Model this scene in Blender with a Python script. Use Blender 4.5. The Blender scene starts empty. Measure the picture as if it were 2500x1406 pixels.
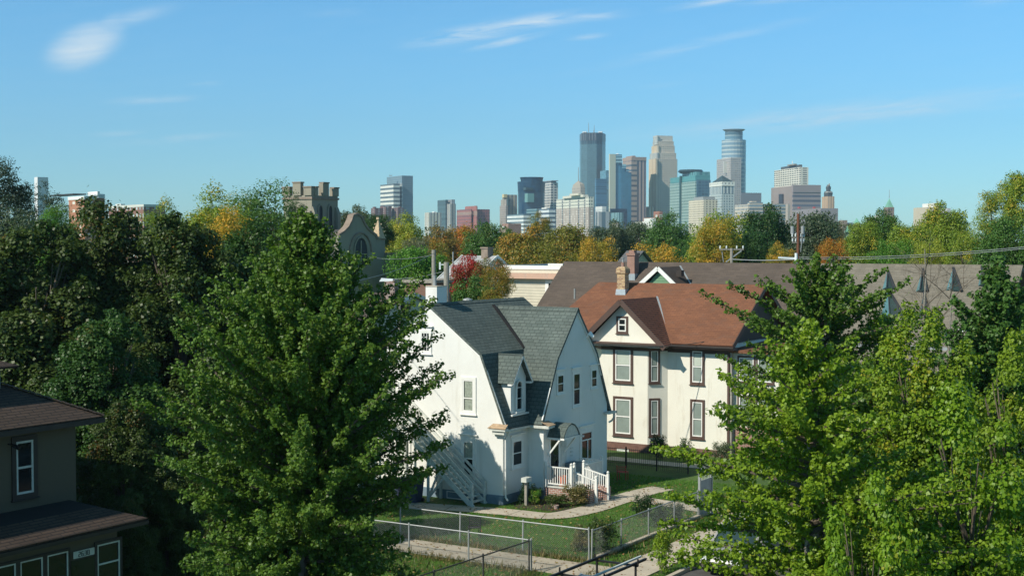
import bpy, math, random
import numpy as np
from mathutils import Vector

R = math.radians
SC = bpy.context.scene
COL = SC.collection
F = 3400.0                      # focal length in photo pixels (photo 2500 x 1406)
PITCH = math.atan(113 / F)
CAMZ = 12.0

# ---------------------------------------------------------------- camera
cam = bpy.data.cameras.new("camera")
cam.sensor_width = 36.0
cam.lens = 36.0 * F / 2500.0
cam.clip_start = 0.5
cam.clip_end = 20000.0
co = bpy.data.objects.new("camera", cam)
COL.objects.link(co)
co.location = (0, 0, CAMZ)
co.rotation_euler = (R(90) - PITCH, 0, 0)
SC.camera = co

# ---------------------------------------------------------------- light
SUN_AZ, SUN_EL = 234.0, 40.0     # azimuth from +Y towards +X
sun = bpy.data.lights.new("sun", "SUN")
sun.energy = 5.0  # W/m2
sun.angle = R(0.5)
sun.color = (1.0, 0.93, 0.80)
so = bpy.data.objects.new("sun", sun)
COL.objects.link(so)
sd = Vector((math.sin(R(SUN_AZ)) * math.cos(R(SUN_EL)), math.cos(R(SUN_AZ)) * math.cos(R(SUN_EL)), math.sin(R(SUN_EL))))
so.rotation_euler = sd.to_track_quat('Z', 'Y').to_euler()
so.location = (0, -20, 60)

SC.view_settings.view_transform = 'Standard'
SC.view_settings.look = 'None'
SC.view_settings.exposure = 0.0
SC.view_settings.gamma = 1.0
SC.view_settings.use_curve_mapping = False
SC.cycles.max_bounces = 5
SC.cycles.transparent_max_bounces = 12
SC.cycles.volume_bounces = 0
SC.cycles.use_denoising = True

world = bpy.data.worlds.new("World")
SC.world = world
world.use_nodes = True
wt = world.node_tree


def nd(t, kind, **kw):
    n = t.nodes.new(kind)
    for k, v in kw.items():
        setattr(n, k, v)
    return n


def lk(t, a, b):
    t.links.new(a, b)


def mth(t, op, a, b=None, c=None, clamp=False):
    n = t.nodes.new('ShaderNodeMath')
    n.operation = op
    n.use_clamp = clamp
    for i, x in enumerate((a, b, c)):
        if x is None:
            continue
        if isinstance(x, (int, float)):
            n.inputs[i].default_value = x
        else:
            t.links.new(x, n.inputs[i])
    return n.outputs[0]


def mixc(t, fac, a, b, mode='MIX'):
    n = t.nodes.new('ShaderNodeMix')
    n.data_type = 'RGBA'
    n.blend_type = mode
    for i, x in ((0, fac), (6, a), (7, b)):
        if isinstance(x, (int, float)):
            n.inputs[i].default_value = x
        elif isinstance(x, tuple):
            n.inputs[i].default_value = (x[0], x[1], x[2], 1.0)
        else:
            t.links.new(x, n.inputs[i])
    return n.outputs[2]


def build_world():
    t = wt
    t.nodes.clear()
    out = nd(t, 'ShaderNodeOutputWorld')
    bg = nd(t, 'ShaderNodeBackground')
    sky = nd(t, 'ShaderNodeTexSky', sky_type='NISHITA')
    sky.sun_disc = False
    sky.sun_elevation = R(SUN_EL)
    sky.sun_rotation = R(SUN_AZ)
    sky.altitude = 300
    sky.air_density = 1.0
    sky.dust_density = 0.25
    sky.ozone_density = 3.0
    tc = nd(t, 'ShaderNodeTexCoord')
    sep = nd(t, 'ShaderNodeSeparateXYZ')
    lk(t, tc.outputs['Generated'], sep.inputs[0])
    x, y, z = sep.outputs
    az = mth(t, 'MULTIPLY', mth(t, 'ARCTAN2', x, y), 57.2958)
    el = mth(t, 'MULTIPLY', mth(t, 'ARCSINE', z), 57.2958)
    # thin cirrus: noise drawn out along the wind, gathered into a few wisps (azimuth, elevation in degrees)
    comb = nd(t, 'ShaderNodeCombineXYZ')
    lk(t, mth(t, 'ADD', mth(t, 'MULTIPLY', az, 0.30), mth(t, 'MULTIPLY', el, 0.9)), comb.inputs[0])
    lk(t, mth(t, 'SUBTRACT', mth(t, 'MULTIPLY', el, 2.8), mth(t, 'MULTIPLY', az, 0.42)), comb.inputs[1])
    no = nd(t, 'ShaderNodeTexNoise')
    no.inputs['Scale'].default_value = 1.0
    no.inputs['Detail'].default_value = 8.0
    no.inputs['Roughness'].default_value = 0.62
    no.inputs['Distortion'].default_value = 0.35
    lk(t, comb.outputs[0], no.inputs['Vector'])
    nz = mth(t, 'SMOOTH_MIN', no.outputs[0], 1.0, 0.0)
    nfac = mth(t, 'ADD', mth(t, 'MULTIPLY', mth(t, 'SUBTRACT', nz, 0.5), 3.2), 0.62, clamp=True)
    k = 57.2958 / F
    wisps = [  # px, py, half length, half height, tilt, strength
        (210, 140, 80, 42, 24, 0.95), (262, 105, 60, 26, 35, .5), (330, 70, 75, 14, 16, 0.45),
        (1150, 90, 110, 15, 9, 0.9), (1300, 62, 130, 13, 6, 0.85), (1420, 50, 80, 10, 3, 0.6), (1240, 108, 66, 7, 12, 0.75),
        (1432, 98, 40, 6, 5, 0.35), (1755, 18, 85, 8, 8, 0.6), (1900, 22, 80, 6, 3, 0.3),
        (2060, 290, 380, 24, 5, 0.5), (2250, 268, 260, 10, 3, 0.35),
        (1700, 120, 240, 12, 12, 0.22), (505, 218, 28, 6, 4, 0.35), (380, 258, 90, 9, 4, 0.28), (440, 348, 120, 9, 5, 0.28),
        (290, 338, 50, 6, 4, 0.2), (2440, 30, 60, 16, 12, 0.28), (830, 45, 60, 9, 5, 0.15), (1610, 215, 70, 8, 5, 0.12)]
    tot = soft = None
    for wi, (px, py, hx, hy, tilt, st) in enumerate(wisps):
        a0, e0 = math.degrees(math.atan((px - 1250) / F)), (590 - py) * k
        c, s = math.cos(R(tilt)), math.sin(R(tilt))
        da, de = mth(t, 'SUBTRACT', az, a0), mth(t, 'SUBTRACT', el, e0)
        p = mth(t, 'DIVIDE', mth(t, 'ADD', mth(t, 'MULTIPLY', da, c), mth(t, 'MULTIPLY', de, s)), hx * k)
        q = mth(t, 'DIVIDE', mth(t, 'SUBTRACT', mth(t, 'MULTIPLY', de, c), mth(t, 'MULTIPLY', da, s)), hy * k)
        r = mth(t, 'ADD', mth(t, 'MULTIPLY', p, p), mth(t, 'MULTIPLY', q, q))
        if wi < 2:                              # the rounded cloud at the left has a firmer edge
            r = mth(t, 'MULTIPLY', r, r)
        g = mth(t, 'MULTIPLY', mth(t, 'EXPONENT', mth(t, 'MULTIPLY', r, -0.9)), st)
        if wi < 3:
            soft = g if soft is None else mth(t, 'MAXIMUM', soft, g)
        else:
            tot = g if tot is None else mth(t, 'MAXIMUM', tot, g)
    m = mth(t, 'MULTIPLY', tot, nfac, clamp=True)
    sfac = mth(t, 'ADD', mth(t, 'MULTIPLY', mth(t, 'SUBTRACT', nz, 0.5), 1.3), 0.66, clamp=True)
    m = mth(t, 'MAXIMUM', m, mth(t, 'MULTIPLY', soft, sfac, clamp=True))
    hz = mth(t, 'MULTIPLY', mth(t, 'ADD', mth(t, 'MULTIPLY', nz, 0.25), -0.09), 0.3, clamp=True)
    m = mth(t, 'MAXIMUM', m, hz)
    low = mth(t, 'MULTIPLY', mth(t, 'SUBTRACT', 9.0, el), 1 / 9.0, clamp=True)      # the air near the horizon is duller
    tint = mixc(t, 1.0, mixc(t, 1.0, sky.outputs[0], SKYMUL, 'MULTIPLY'), mixc(t, low, (1, 1, 1), (.95, .84, .90)), 'MULTIPLY')
    high = mth(t, 'MULTIPLY', mth(t, 'SUBTRACT', el, 10.0), 1 / 35.0, clamp=True)
    tint = mixc(t, 1.0, tint, mixc(t, high, (1, 1, 1), (.78, .71, .43)), 'MULTIPLY')
    gm = nd(t, 'ShaderNodeGamma')
    gm.inputs[1].default_value = 1.0
    lk(t, tint, gm.inputs[0])
    col = mixc(t, m, gm.outputs[0], (7.4, 8.7, 9.6))
    lk(t, col, bg.inputs[0])
    bg.inputs[1].default_value = 0.10
    lk(t, bg.outputs[0], out.inputs[0])


SKYMUL = (0.68, 1.27, 1.52)
HAZE = 0.00011
build_world()

# ---------------------------------------------------------------- geometry helpers
FW = Vector((0, math.cos(PITCH), -math.sin(PITCH)))
UP = Vector((0, math.sin(PITCH), math.cos(PITCH)))
CAM = Vector((0, 0, CAMZ))
AZ = R(32.0)                    # the street grid runs 32 degrees right of the view
U = Vector((math.sin(AZ), math.cos(AZ), 0))       # along the street, away
V = Vector((math.cos(AZ), -math.sin(AZ), 0))      # towards the street


def ray(px, py):
    return Vector((1, 0, 0)) * ((px - 1250) / F) + UP * ((703 - py) / F) + FW


def ground(px, py, z=0.0):
    d = ray(px, py)
    return CAM + d * ((z - CAMZ) / d.z)


def at(px, D, z=0.0):
    return Vector(((px - 1250) / F * D, D, z))


def zat(py, D):
    d = ray(1250, py)
    return CAMZ + d.z / d.y * D


A0 = ground(1228, 1232)
A0.z = 0


def W(t, s, z=0.0):
    p = A0 + V * t + U * s
    return Vector((p.x, p.y, z))


def st(p):
    d = Vector((p.x, p.y, 0)) - A0
    return d.dot(V), d.dot(U)


def stg(px, py, z=0.0):
    return st(ground(px, py, z))


OFF = {}


class MB:
    def __init__(s):
        s.v, s.f = [], []

    def face(s, *p):
        i = len(s.v)
        s.v += [tuple(q) for q in p]
        s.f.append(tuple(range(i, i + len(p))))
        return s

    def hexa(s, b, t):          # bottom 4, top 4
        s.face(*b[::-1]); s.face(*t)
        for i in range(4):
            j = (i + 1) % 4
            s.face(b[i], b[j], t[j], t[i])
        return s

    def box(s, x0, y0, z0, x1, y1, z1):
        return s.hexa([(x0, y0, z0), (x1, y0, z0), (x1, y1, z0), (x0, y1, z0)], [(x0, y0, z1), (x1, y0, z1), (x1, y1, z1), (x0, y1, z1)])

    def prism(s, poly, z0, z1, cap=True):
        n = len(poly)
        b = [(p[0], p[1], z0) for p in poly]
        t = [(p[0], p[1], z1) for p in poly]
        for i in range(n):
            j = (i + 1) % n
            s.face(b[i], b[j], t[j], t[i])
        if cap:
            s.face(*t); s.face(*b[::-1])
        return s

    def extr(s, pts, vec):
        vec = Vector(vec)
        a = [Vector(p) for p in pts]
        b = [p + vec for p in a]
        n = len(a)
        s.face(*a[::-1]); s.face(*b)
        for i in range(n):
            j = (i + 1) % n
            s.face(a[i], a[j], b[j], b[i])
        return s

    def bar(s, a, b, w, h=None, up=(0, 0, 1)):
        h = w if h is None else h
        a, b = Vector(a), Vector(b)
        d = (b - a).normalized()
        u = Vector(up)
        if abs(d.dot(u)) > 0.95:
            u = Vector((0, 1, 0))
        x = d.cross(u).normalized() * (w / 2)
        y = x.cross(d).normalized() * (h / 2)
        return s.hexa([a - x - y, a + x - y, a + x + y, a - x + y], [b - x - y, b + x - y, b + x + y, b - x + y])

    def tube(s, a, b, r, r2=None, n=6, cap=True):
        r2 = r if r2 is None else r2
        a, b = Vector(a), Vector(b)
        d = (b - a).normalized()
        u = Vector((0, 0, 1)) if abs(d.z) < 0.9 else Vector((1, 0, 0))
        x = d.cross(u).normalized(); y = d.cross(x)
        ra, rb = [], []
        for i in range(n):
            an = 2 * math.pi * i / n
            o = x * math.cos(an) + y * math.sin(an)
            ra.append(a + o * r); rb.append(b + o * r2)
        for i in range(n):
            j = (i + 1) % n
            s.face(ra[i], ra[j], rb[j], rb[i])
        if cap:
            s.face(*rb); s.face(*ra[::-1])
        return s

    def path(s, pts, r, r2=None, n=6):
        r2 = r if r2 is None else r2
        m = len(pts) - 1
        for i in range(m):
            s.tube(pts[i], pts[i + 1], r + (r2 - r) * i / m, r + (r2 - r) * (i + 1) / m, n, cap=(i in (0, m - 1)))
        return s

    def lathe(s, c, prof, n=12):
        for i in range(len(prof) - 1):
            (r0, z0), (r1, z1) = prof[i], prof[i + 1]
            for k in range(n):
                a0, a1 = 2 * math.pi * k / n, 2 * math.pi * (k + 1) / n
                p = [(c[0] + r * math.cos(a), c[1] + r * math.sin(a), c[2] + z) for r, z, a in ((r0, z0, a0), (r0, z0, a1), (r1, z1, a1), (r1, z1, a0))]
                if r0 < 1e-6:
                    p = [p[0], p[2], p[3]]
                elif r1 < 1e-6:
                    p = p[:3]
                s.face(*p)
        return s

    def slab(s, q, th):          # a quad thickened downwards along its normal
        q = [Vector(p) for p in q]
        n = (q[1] - q[0]).cross(q[-1] - q[0]).normalized()
        if n.z < 0:
            n = -n
        return s.extr(q, -n * th)

    def build(s, name, mat, parent=None, smooth=False):
        o = OFF.get(parent.name, (0, 0, 0)) if parent else (0, 0, 0)
        me = bpy.data.meshes.new(name)
        vv = [(p[0] - o[0], p[1] - o[1], p[2] - o[2]) for p in s.v]
        me.from_pydata(vv, [], s.f)
        uv = me.uv_layers.new(name="uv")
        dat = np.zeros((len(me.loops), 2), dtype=np.float32)
        for p in me.polygons:
            n = p.normal
            T = Vector((-n.y, n.x, 0))
            if T.length < 1e-3:
                T = Vector((1, 0, 0))
            T.normalize()
            if T.x < -1e-6 or (abs(T.x) < 1e-6 and T.y < 0):
                T = -T
            B = n.cross(T)
            if B.z < 0 or (abs(B.z) < 1e-6 and B.y < 0):
                B = -B
            for li in p.loop_indices:
                c = me.vertices[me.loops[li].vertex_index].co
                dat[li] = (c.dot(T), c.dot(B))
        uv.data.foreach_set('uv', dat.ravel())
        if smooth:
            me.polygons.foreach_set('use_smooth', [True] * len(me.polygons))
        me.materials.append(mat)
        ob = bpy.data.objects.new(name, me)
        COL.objects.link(ob)
        if parent:
            ob.parent = parent
            OFF[ob.name] = o
        return ob


def tag(o, label, cat=None, group=None, kind=None):
    if label:
        o['label'] = label
    if cat:
        o['category'] = cat
    if group:
        o['group'] = group
    if kind:
        o['kind'] = kind
    return o


def thing(name, label, cat, loc=(0, 0, 0), rz=0.0, group=None, off=None):
    o = bpy.data.objects.new(name, None)
    o.empty_display_size = 0.3
    COL.objects.link(o)
    o.location = loc
    o.rotation_euler = (0, 0, rz)
    tag(o, label, cat, group)
    OFF[o.name] = off or (0, 0, 0)
    return o


def sthing(name, label, cat, t0, s0, group=None):   # a thing on the street grid; its meshes are given in (t, s, z)
    return thing(name, label, cat, W(t0, s0), -AZ, group, (t0, s0, 0))


def copy_tree(root, loc, rz, label=None, sc=None):
    r = root.copy(); COL.objects.link(r)
    r.location = loc; r.rotation_euler = (0, 0, rz)
    if sc:
        r.scale = sc
    if label:
        r['label'] = label
    for ch in root.children:
        c = ch.copy(); COL.objects.link(c); c.parent = r
        for g in ch.children:
            d = g.copy(); COL.objects.link(d); d.parent = c
    return r


# ---------------------------------------------------------------- materials
def newmat(name):
    m = bpy.data.materials.new(name)
    m.use_nodes = True
    return m, m.node_tree, m.node_tree.nodes['Principled BSDF']


def noise(t, scale, detail=4, rough=.55, coord='Object', stretch=None):
    tc = nd(t, 'ShaderNodeTexCoord')
    n = nd(t, 'ShaderNodeTexNoise')
    n.inputs['Scale'].default_value = scale
    n.inputs['Detail'].default_value = detail
    n.inputs['Roughness'].default_value = rough
    if stretch:
        mp = nd(t, 'ShaderNodeMapping')
        mp.inputs['Scale'].default_value = stretch
        lk(t, tc.outputs[coord], mp.inputs[0]); lk(t, mp.outputs[0], n.inputs['Vector'])
    else:
        lk(t, tc.outputs[coord], n.inputs['Vector'])
    return n.outputs[0]


def ramp(t, fac, a, b, lo=.3, hi=.7):
    r = nd(t, 'ShaderNodeMapRange')
    r.inputs[1].default_value = lo; r.inputs[2].default_value = hi
    lk(t, fac, r.inputs[0])
    return mixc(t, r.outputs[0], a, b)


def sc3(c, k):
    return tuple(x * k for x in c)


def bump(t, b, h, dist=.02, st_=.5):
    bn = nd(t, 'ShaderNodeBump')
    bn.inputs['Strength'].default_value = st_
    bn.inputs['Distance'].default_value = dist
    lk(t, h, bn.inputs['Height'])
    lk(t, bn.outputs[0], b.inputs['Normal'])


def plain(name, col, rough=.7, var=.18, scale=2.5, metal=0.0, bmp=0, spec=None):
    m, t, b = newmat(name)
    n = noise(t, scale, 6)
    lk(t, ramp(t, n, sc3(col, 1 - var), sc3(col, 1 + var)), b.inputs['Base Color'])
    b.inputs['Roughness'].default_value = rough
    b.inputs['Metallic'].default_value = metal
    if spec is not None:
        b.inputs['Specular IOR Level'].default_value = spec
    if bmp:
        bump(t, b, noise(t, scale * 12, 3), .02, bmp)
    return m


def stucco(name, col, stain, amt=.35, sc=1.0):
    m, t, b = newmat(name)
    n1 = noise(t, .9 * sc, 6, .6)
    n2 = noise(t, 1.0, 5, .65, stretch=(2.2, 2.2, .35))
    c = ramp(t, n1, sc3(col, .93), col)
    f = nd(t, 'ShaderNodeMapRange')
    f.inputs[1].default_value = .56; f.inputs[2].default_value = .78; f.inputs[4].default_value = amt
    lk(t, n2, f.inputs[0])
    lk(t, mixc(t, f.outputs[0], c, stain), b.inputs['Base Color'])
    b.inputs['Roughness'].default_value = .9
    bump(t, b, noise(t, 30, 4), .012, .5)
    return m


def brickish(name, c1, c2, mort, bw, rh, ms=.012, rough=.85, bstr=.4, off=.5, patch=None, tones=None):
    m, t, b = newmat(name)
    tc = nd(t, 'ShaderNodeTexCoord')
    br = nd(t, 'ShaderNodeTexBrick')
    lk(t, tc.outputs['UV'], br.inputs['Vector'])
    br.inputs['Color1'].default_value = (*c1, 1); br.inputs['Color2'].default_value = (*c2, 1); br.inputs['Mortar'].default_value = (*mort, 1)
    br.inputs['Scale'].default_value = 1.0
    br.inputs['Mortar Size'].default_value = ms
    br.inputs['Mortar Smooth'].default_value = .3
    br.inputs['Brick Width'].default_value = bw; br.inputs['Row Height'].default_value = rh
    br.offset = off
    c = br.outputs[0]
    n = noise(t, .7, 6, .65)
    c = mixc(t, .6, c, ramp(t, n, (.72, .72, .72), (1.2, 1.2, 1.2)), 'MULTIPLY')
    if patch:
        n2 = noise(t, 1.6, 3, .6, stretch=(1, 1, 2.5))
        f = nd(t, 'ShaderNodeMapRange')
        f.inputs[1].default_value = .54; f.inputs[2].default_value = .66; f.inputs[4].default_value = .5
        lk(t, n2, f.inputs[0])
        c = mixc(t, f.outputs[0], c, patch)
    lk(t, c, b.inputs['Base Color'])
    b.inputs['Roughness'].default_value = rough
    inv = mth(t, 'SUBTRACT', 1.0, br.outputs['Fac'])
    bump(t, b, inv, .02, bstr)
    return m


def rows(name, col, dark, rh, dw=.18, rough=.6, vertical=False, var=.08):
    """clapboard siding / boards: a dark line under each lap"""
    m, t, b = newmat(name)
    tc = nd(t, 'ShaderNodeTexCoord')
    sp = nd(t, 'ShaderNodeSeparateXYZ')
    lk(t, tc.outputs['UV'], sp.inputs[0])
    f = mth(t, 'FRACT', mth(t, 'DIVIDE', sp.outputs[0 if vertical else 1], rh))
    k = mth(t, 'LESS_THAN', f, dw)
    n = noise(t, 1.3, 5)
    c = mixc(t, k, ramp(t, n, sc3(col, 1 - var), sc3(col, 1 + var)), dark)
    lk(t, c, b.inputs['Base Color'])
    b.inputs['Roughness'].default_value = rough
    bump(t, b, f, .012, .4)
    return m


def facade(name, wall, glass, pw, ph, wf, hf, rough=.35, spec=.5, grough=.12, u0=0.0, v0=0.0, vary=.35):
    """window grid laid on the metre UVs: pw/ph bay and storey, wf/hf the glazed share (pw 0: bands, ph 0: strips)"""
    m, t, b = newmat(name)
    tc = nd(t, 'ShaderNodeTexCoord')
    sp = nd(t, 'ShaderNodeSeparateXYZ')
    lk(t, tc.outputs['UV'], sp.inputs[0])
    fac = None
    cell = []
    for o, p, w_, of in ((sp.outputs[0], pw, wf, u0), (sp.outputs[1], ph, hf, v0)):
        if p:
            q = mth(t, 'ADD', mth(t, 'DIVIDE', o, p), 500.0 + of)
            cell.append(mth(t, 'FLOOR', q))
            k = mth(t, 'LESS_THAN', mth(t, 'FRACT', q), w_)
            fac = k if fac is None else mth(t, 'MULTIPLY', fac, k)
    wn = nd(t, 'ShaderNodeTexWhiteNoise', noise_dimensions='2D')
    cb = nd(t, 'ShaderNodeCombineXYZ')
    for i, c_ in enumerate(cell):
        lk(t, c_, cb.inputs[i])
    lk(t, cb.outputs[0], wn.inputs['Vector'])
    g = mixc(t, wn.outputs[0], sc3(glass, 1 - vary), sc3(glass, 1 + vary))
    wl = ramp(t, noise(t, .03, 4), sc3(wall, .9), sc3(wall, 1.08))
    lk(t, mixc(t, fac if fac is not None else 1.0, wl, g), b.inputs['Base Color'])
    b.inputs['Specular IOR Level'].default_value = spec
    lk(t, mth(t, 'ADD', mth(t, 'MULTIPLY', fac, grough - rough), rough), b.inputs['Roughness'])
    return m


def leafmat(name, a, b_, c=None, cs=0.12, trans=.25, rough=.45):
    """leaf colour runs from a to b with each leaf's own tint; a share cs has turned to colour c"""
    m, t, b = newmat(name)
    at_ = nd(t, 'ShaderNodeAttribute', attribute_name='tint')
    x = at_.outputs['Fac']
    oi = nd(t, 'ShaderNodeObjectInfo')
    col = mixc(t, mth(t, 'FRACT', mth(t, 'MULTIPLY', x, 1.0)), a, b_)
    if c:
        at2 = nd(t, 'ShaderNodeAttribute', attribute_name='turn')
        y = mth(t, 'ADD', at2.outputs['Fac'], mth(t, 'MULTIPLY', mth(t, 'SUBTRACT', oi.outputs['Random'], .5), .1))
        k = nd(t, 'ShaderNodeMapRange')
        k.inputs[1].default_value = 1 - cs - .1; k.inputs[2].default_value = 1 - cs + .1
        lk(t, y, k.inputs[0])
        col = mixc(t, k.outputs[0], col, c)
    lk(t, col, b.inputs['Base Color'])
    b.inputs['Roughness'].default_value = rough
    b.inputs['Specular IOR Level'].default_value = .3
    tr = nd(t, 'ShaderNodeBsdfTranslucent')
    lk(t, mixc(t, 1.0, col, (1.3, 1.5, .6), 'MULTIPLY'), tr.inputs[0])
    mx = nd(t, 'ShaderNodeMixShader')
    mx.inputs[0].default_value = trans
    lk(t, b.outputs[0], mx.inputs[1]); lk(t, tr.outputs[0], mx.inputs[2])
    lk(t, mx.outputs[0], t.nodes['Material Output'].inputs[0])
    return m


def glassmat(name, col=(.012, .016, .018), rough=.06):
    m, t, b = newmat(name)
    n = noise(t, .8, 2)
    lk(t, ramp(t, n, sc3(col, .6), sc3(col, 1.5)), b.inputs['Base Color'])
    b.inputs['Roughness'].default_value = rough
    b.inputs['Specular IOR Level'].default_value = .5
    return m


M = dict(
    white_stucco=stucco('white_stucco', (.81, .81, .77), (.52, .48, .39), .34),
    cream_stucco=stucco('cream_stucco', (.80, .77, .67), (.40, .31, .19), .5),
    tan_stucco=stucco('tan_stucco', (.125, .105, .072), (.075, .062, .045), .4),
    blue_base=plain('blue_base', (.17, .24, .30), .8),
    white_paint=plain('white_paint', (.82, .82, .78), .5, .06),
    old_white=plain('old_white', (.60, .62, .57), .7, .15, 5),
    brown_trim=plain('brown_trim', (.085, .048, .036), .6, .12),
    dark_trim=plain('dark_trim', (.035, .026, .022), .6, .2),
    green_shingle=brickish('green_shingle', (.085, .112, .102), (.120, .150, .136), (.048, .064, .060), .32, .19, .02, patch=(.10, .125, .115)),
    red_shingle=brickish('red_shingle', (.17, .070, .036), (.22, .090, .045), (.11, .045, .025), .34, .16, .010, bstr=.25, patch=(.14, .075, .05)),
    grey_brown_shingle=brickish('grey_brown_shingle', (.088, .068, .055), (.112, .086, .069), (.06, .047, .04), .6, .2, .010, bstr=.2),
    grey_shingle=brickish('grey_shingle', (.155, .140, .110), (.19, .17, .135), (.11, .10, .08), .6, .25, .012, bstr=.2, patch=(.22, .2, .165)),
    dark_brown_shingle=brickish('dark_brown_shingle', (.055, .036, .026), (.075, .05, .036), (.02, .014, .012), .5, .15, .022, bstr=.6),
    light_shingle=brickish('light_shingle', (.42, .44, .45), (.5, .52, .53), (.3, .3, .3), .4, .2, .02),
    brick=brickish('brick', (.27, .10, .07), (.34, .14, .09), (.42, .38, .33), .22, .075, .012),
    porch_brick=brickish('porch_brick', (.30, .13, .10), (.38, .20, .15), (.50, .46, .42), .22, .09, .016),
    yellow_brick=brickish('yellow_brick', (.55, .38, .19), (.25, .13, .07), (.5, .42, .3), .22, .10, .012),
    siding=rows('siding', (.66, .62, .50), (.34, .31, .25), .24),
    green_siding=rows('green_siding', (.16, .30, .17), (.07, .14, .08), .2),
    stone=stucco('stone', (.31, .285, .225), (.13, .125, .11), .7, .6),
    stone_trim=plain('stone_trim', (.26, .205, .165), .9, .2, 2),
    slate=plain('slate', (.035, .040, .045), .7, .2, 3),
    glass=glassmat('glass'), teal_glass=glassmat('teal_glass', (.03, .055, .06)),
    blind=plain('blind', (.48, .53, .46), .25, .08, 1.5),
    blind_dim=plain('blind_dim', (.25, .30, .27), .2, .12, 1.5),
    curtain=plain('curtain', (.30, .34, .28), .5, .3, 9),
    concrete=plain('concrete', (.50, .44, .35), .9, .14, 1.2, bmp=.3),
    old_concrete=plain('old_concrete', (.44, .385, .30), .9, .2, .9, bmp=.3),
    asphalt=plain('asphalt', (.085, .082, .078), .9, .2, 1.5, bmp=.4),
    steel=plain('steel', (.34, .36, .36), .6, .1, 6, .25),
    lead=plain('lead', (.40, .45, .48), .45, .1, 4, .3),
    black_metal=plain('black_metal', (.012, .012, .013), .45, .1, 6),
    bark=plain('bark', (.12, .095, .07), .95, .35, 6, bmp=.7),
    pale_bark=plain('pale_bark', (.24, .22, .18), .9, .3, 7, bmp=.6),
    grey_wood=plain('grey_wood', (.30, .28, .24), .9, .2, 8),
    pole_brown=plain('pole_brown', (.16, .065, .035), .9, .2, 5),
    wire=plain('wire', (.33, .35, .36), .6, .1), dark_wire=plain('dark_wire', (.05, .05, .05), .7, .1),
    orange=plain('orange', (.75, .14, .03), .6), red=plain('red', (.45, .04, .03), .6),
    blue_plastic=plain('blue_plastic', (.03, .045, .09), .5), rubber=plain('rubber', (.012, .012, .012), .8),
    lampglass=plain('lampglass', (.8, .85, .85), .3, .03),
    pink_band=stucco('pink_band', (.62, .40, .30), (.42, .36, .32), .6, 2),
    soil=plain('soil', (.05, .038, .025), .95, .3, 3),
    tar=plain('tar', (.012, .012, .014), .9, .2),
)

# ---------------------------------------------------------------- wall frames and openings
class Wall:
    """a vertical wall in (t, s): origin o, unit direction d along it, unit n outwards"""
    def __init__(s, o, d, n):
        s.o, s.d, s.n = Vector((o[0], o[1])), Vector((d[0], d[1])).normalized(), Vector((n[0], n[1])).normalized()

    def P(s, a, z, o=0.0):
        q = s.o + s.d * a + s.n * o
        return (q.x, q.y, z)

    def px(s, x, y):
        r = ray(x, y)
        ow = W(s.o.x, s.o.y)
        nw = V * s.n.x + U * s.n.y
        dw = V * s.d.x + U * s.d.y
        k = (ow - CAM).dot(nw) / r.dot(nw)
        p = CAM + r * k
        return (p - ow).dot(dw), p.z

    def box(s, mb, a0, a1, z0, z1, o0, o1):
        b = [s.P(a0, z0, o0), s.P(a1, z0, o0), s.P(a1, z0, o1), s.P(a0, z0, o1)]
        t = [s.P(a0, z1, o0), s.P(a1, z1, o0), s.P(a1, z1, o1), s.P(a0, z1, o1)]
        mb.hexa(b, t)
        return mb


def pxrect(w, x0, y0, x1, y1):
    xm, ym = (x0 + x1) / 2, (y0 + y1) / 2
    return w.px(x0, ym)[0], w.px(x1, ym)[0], w.px(xm, y1)[1], w.px(xm, y0)[1]


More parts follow.
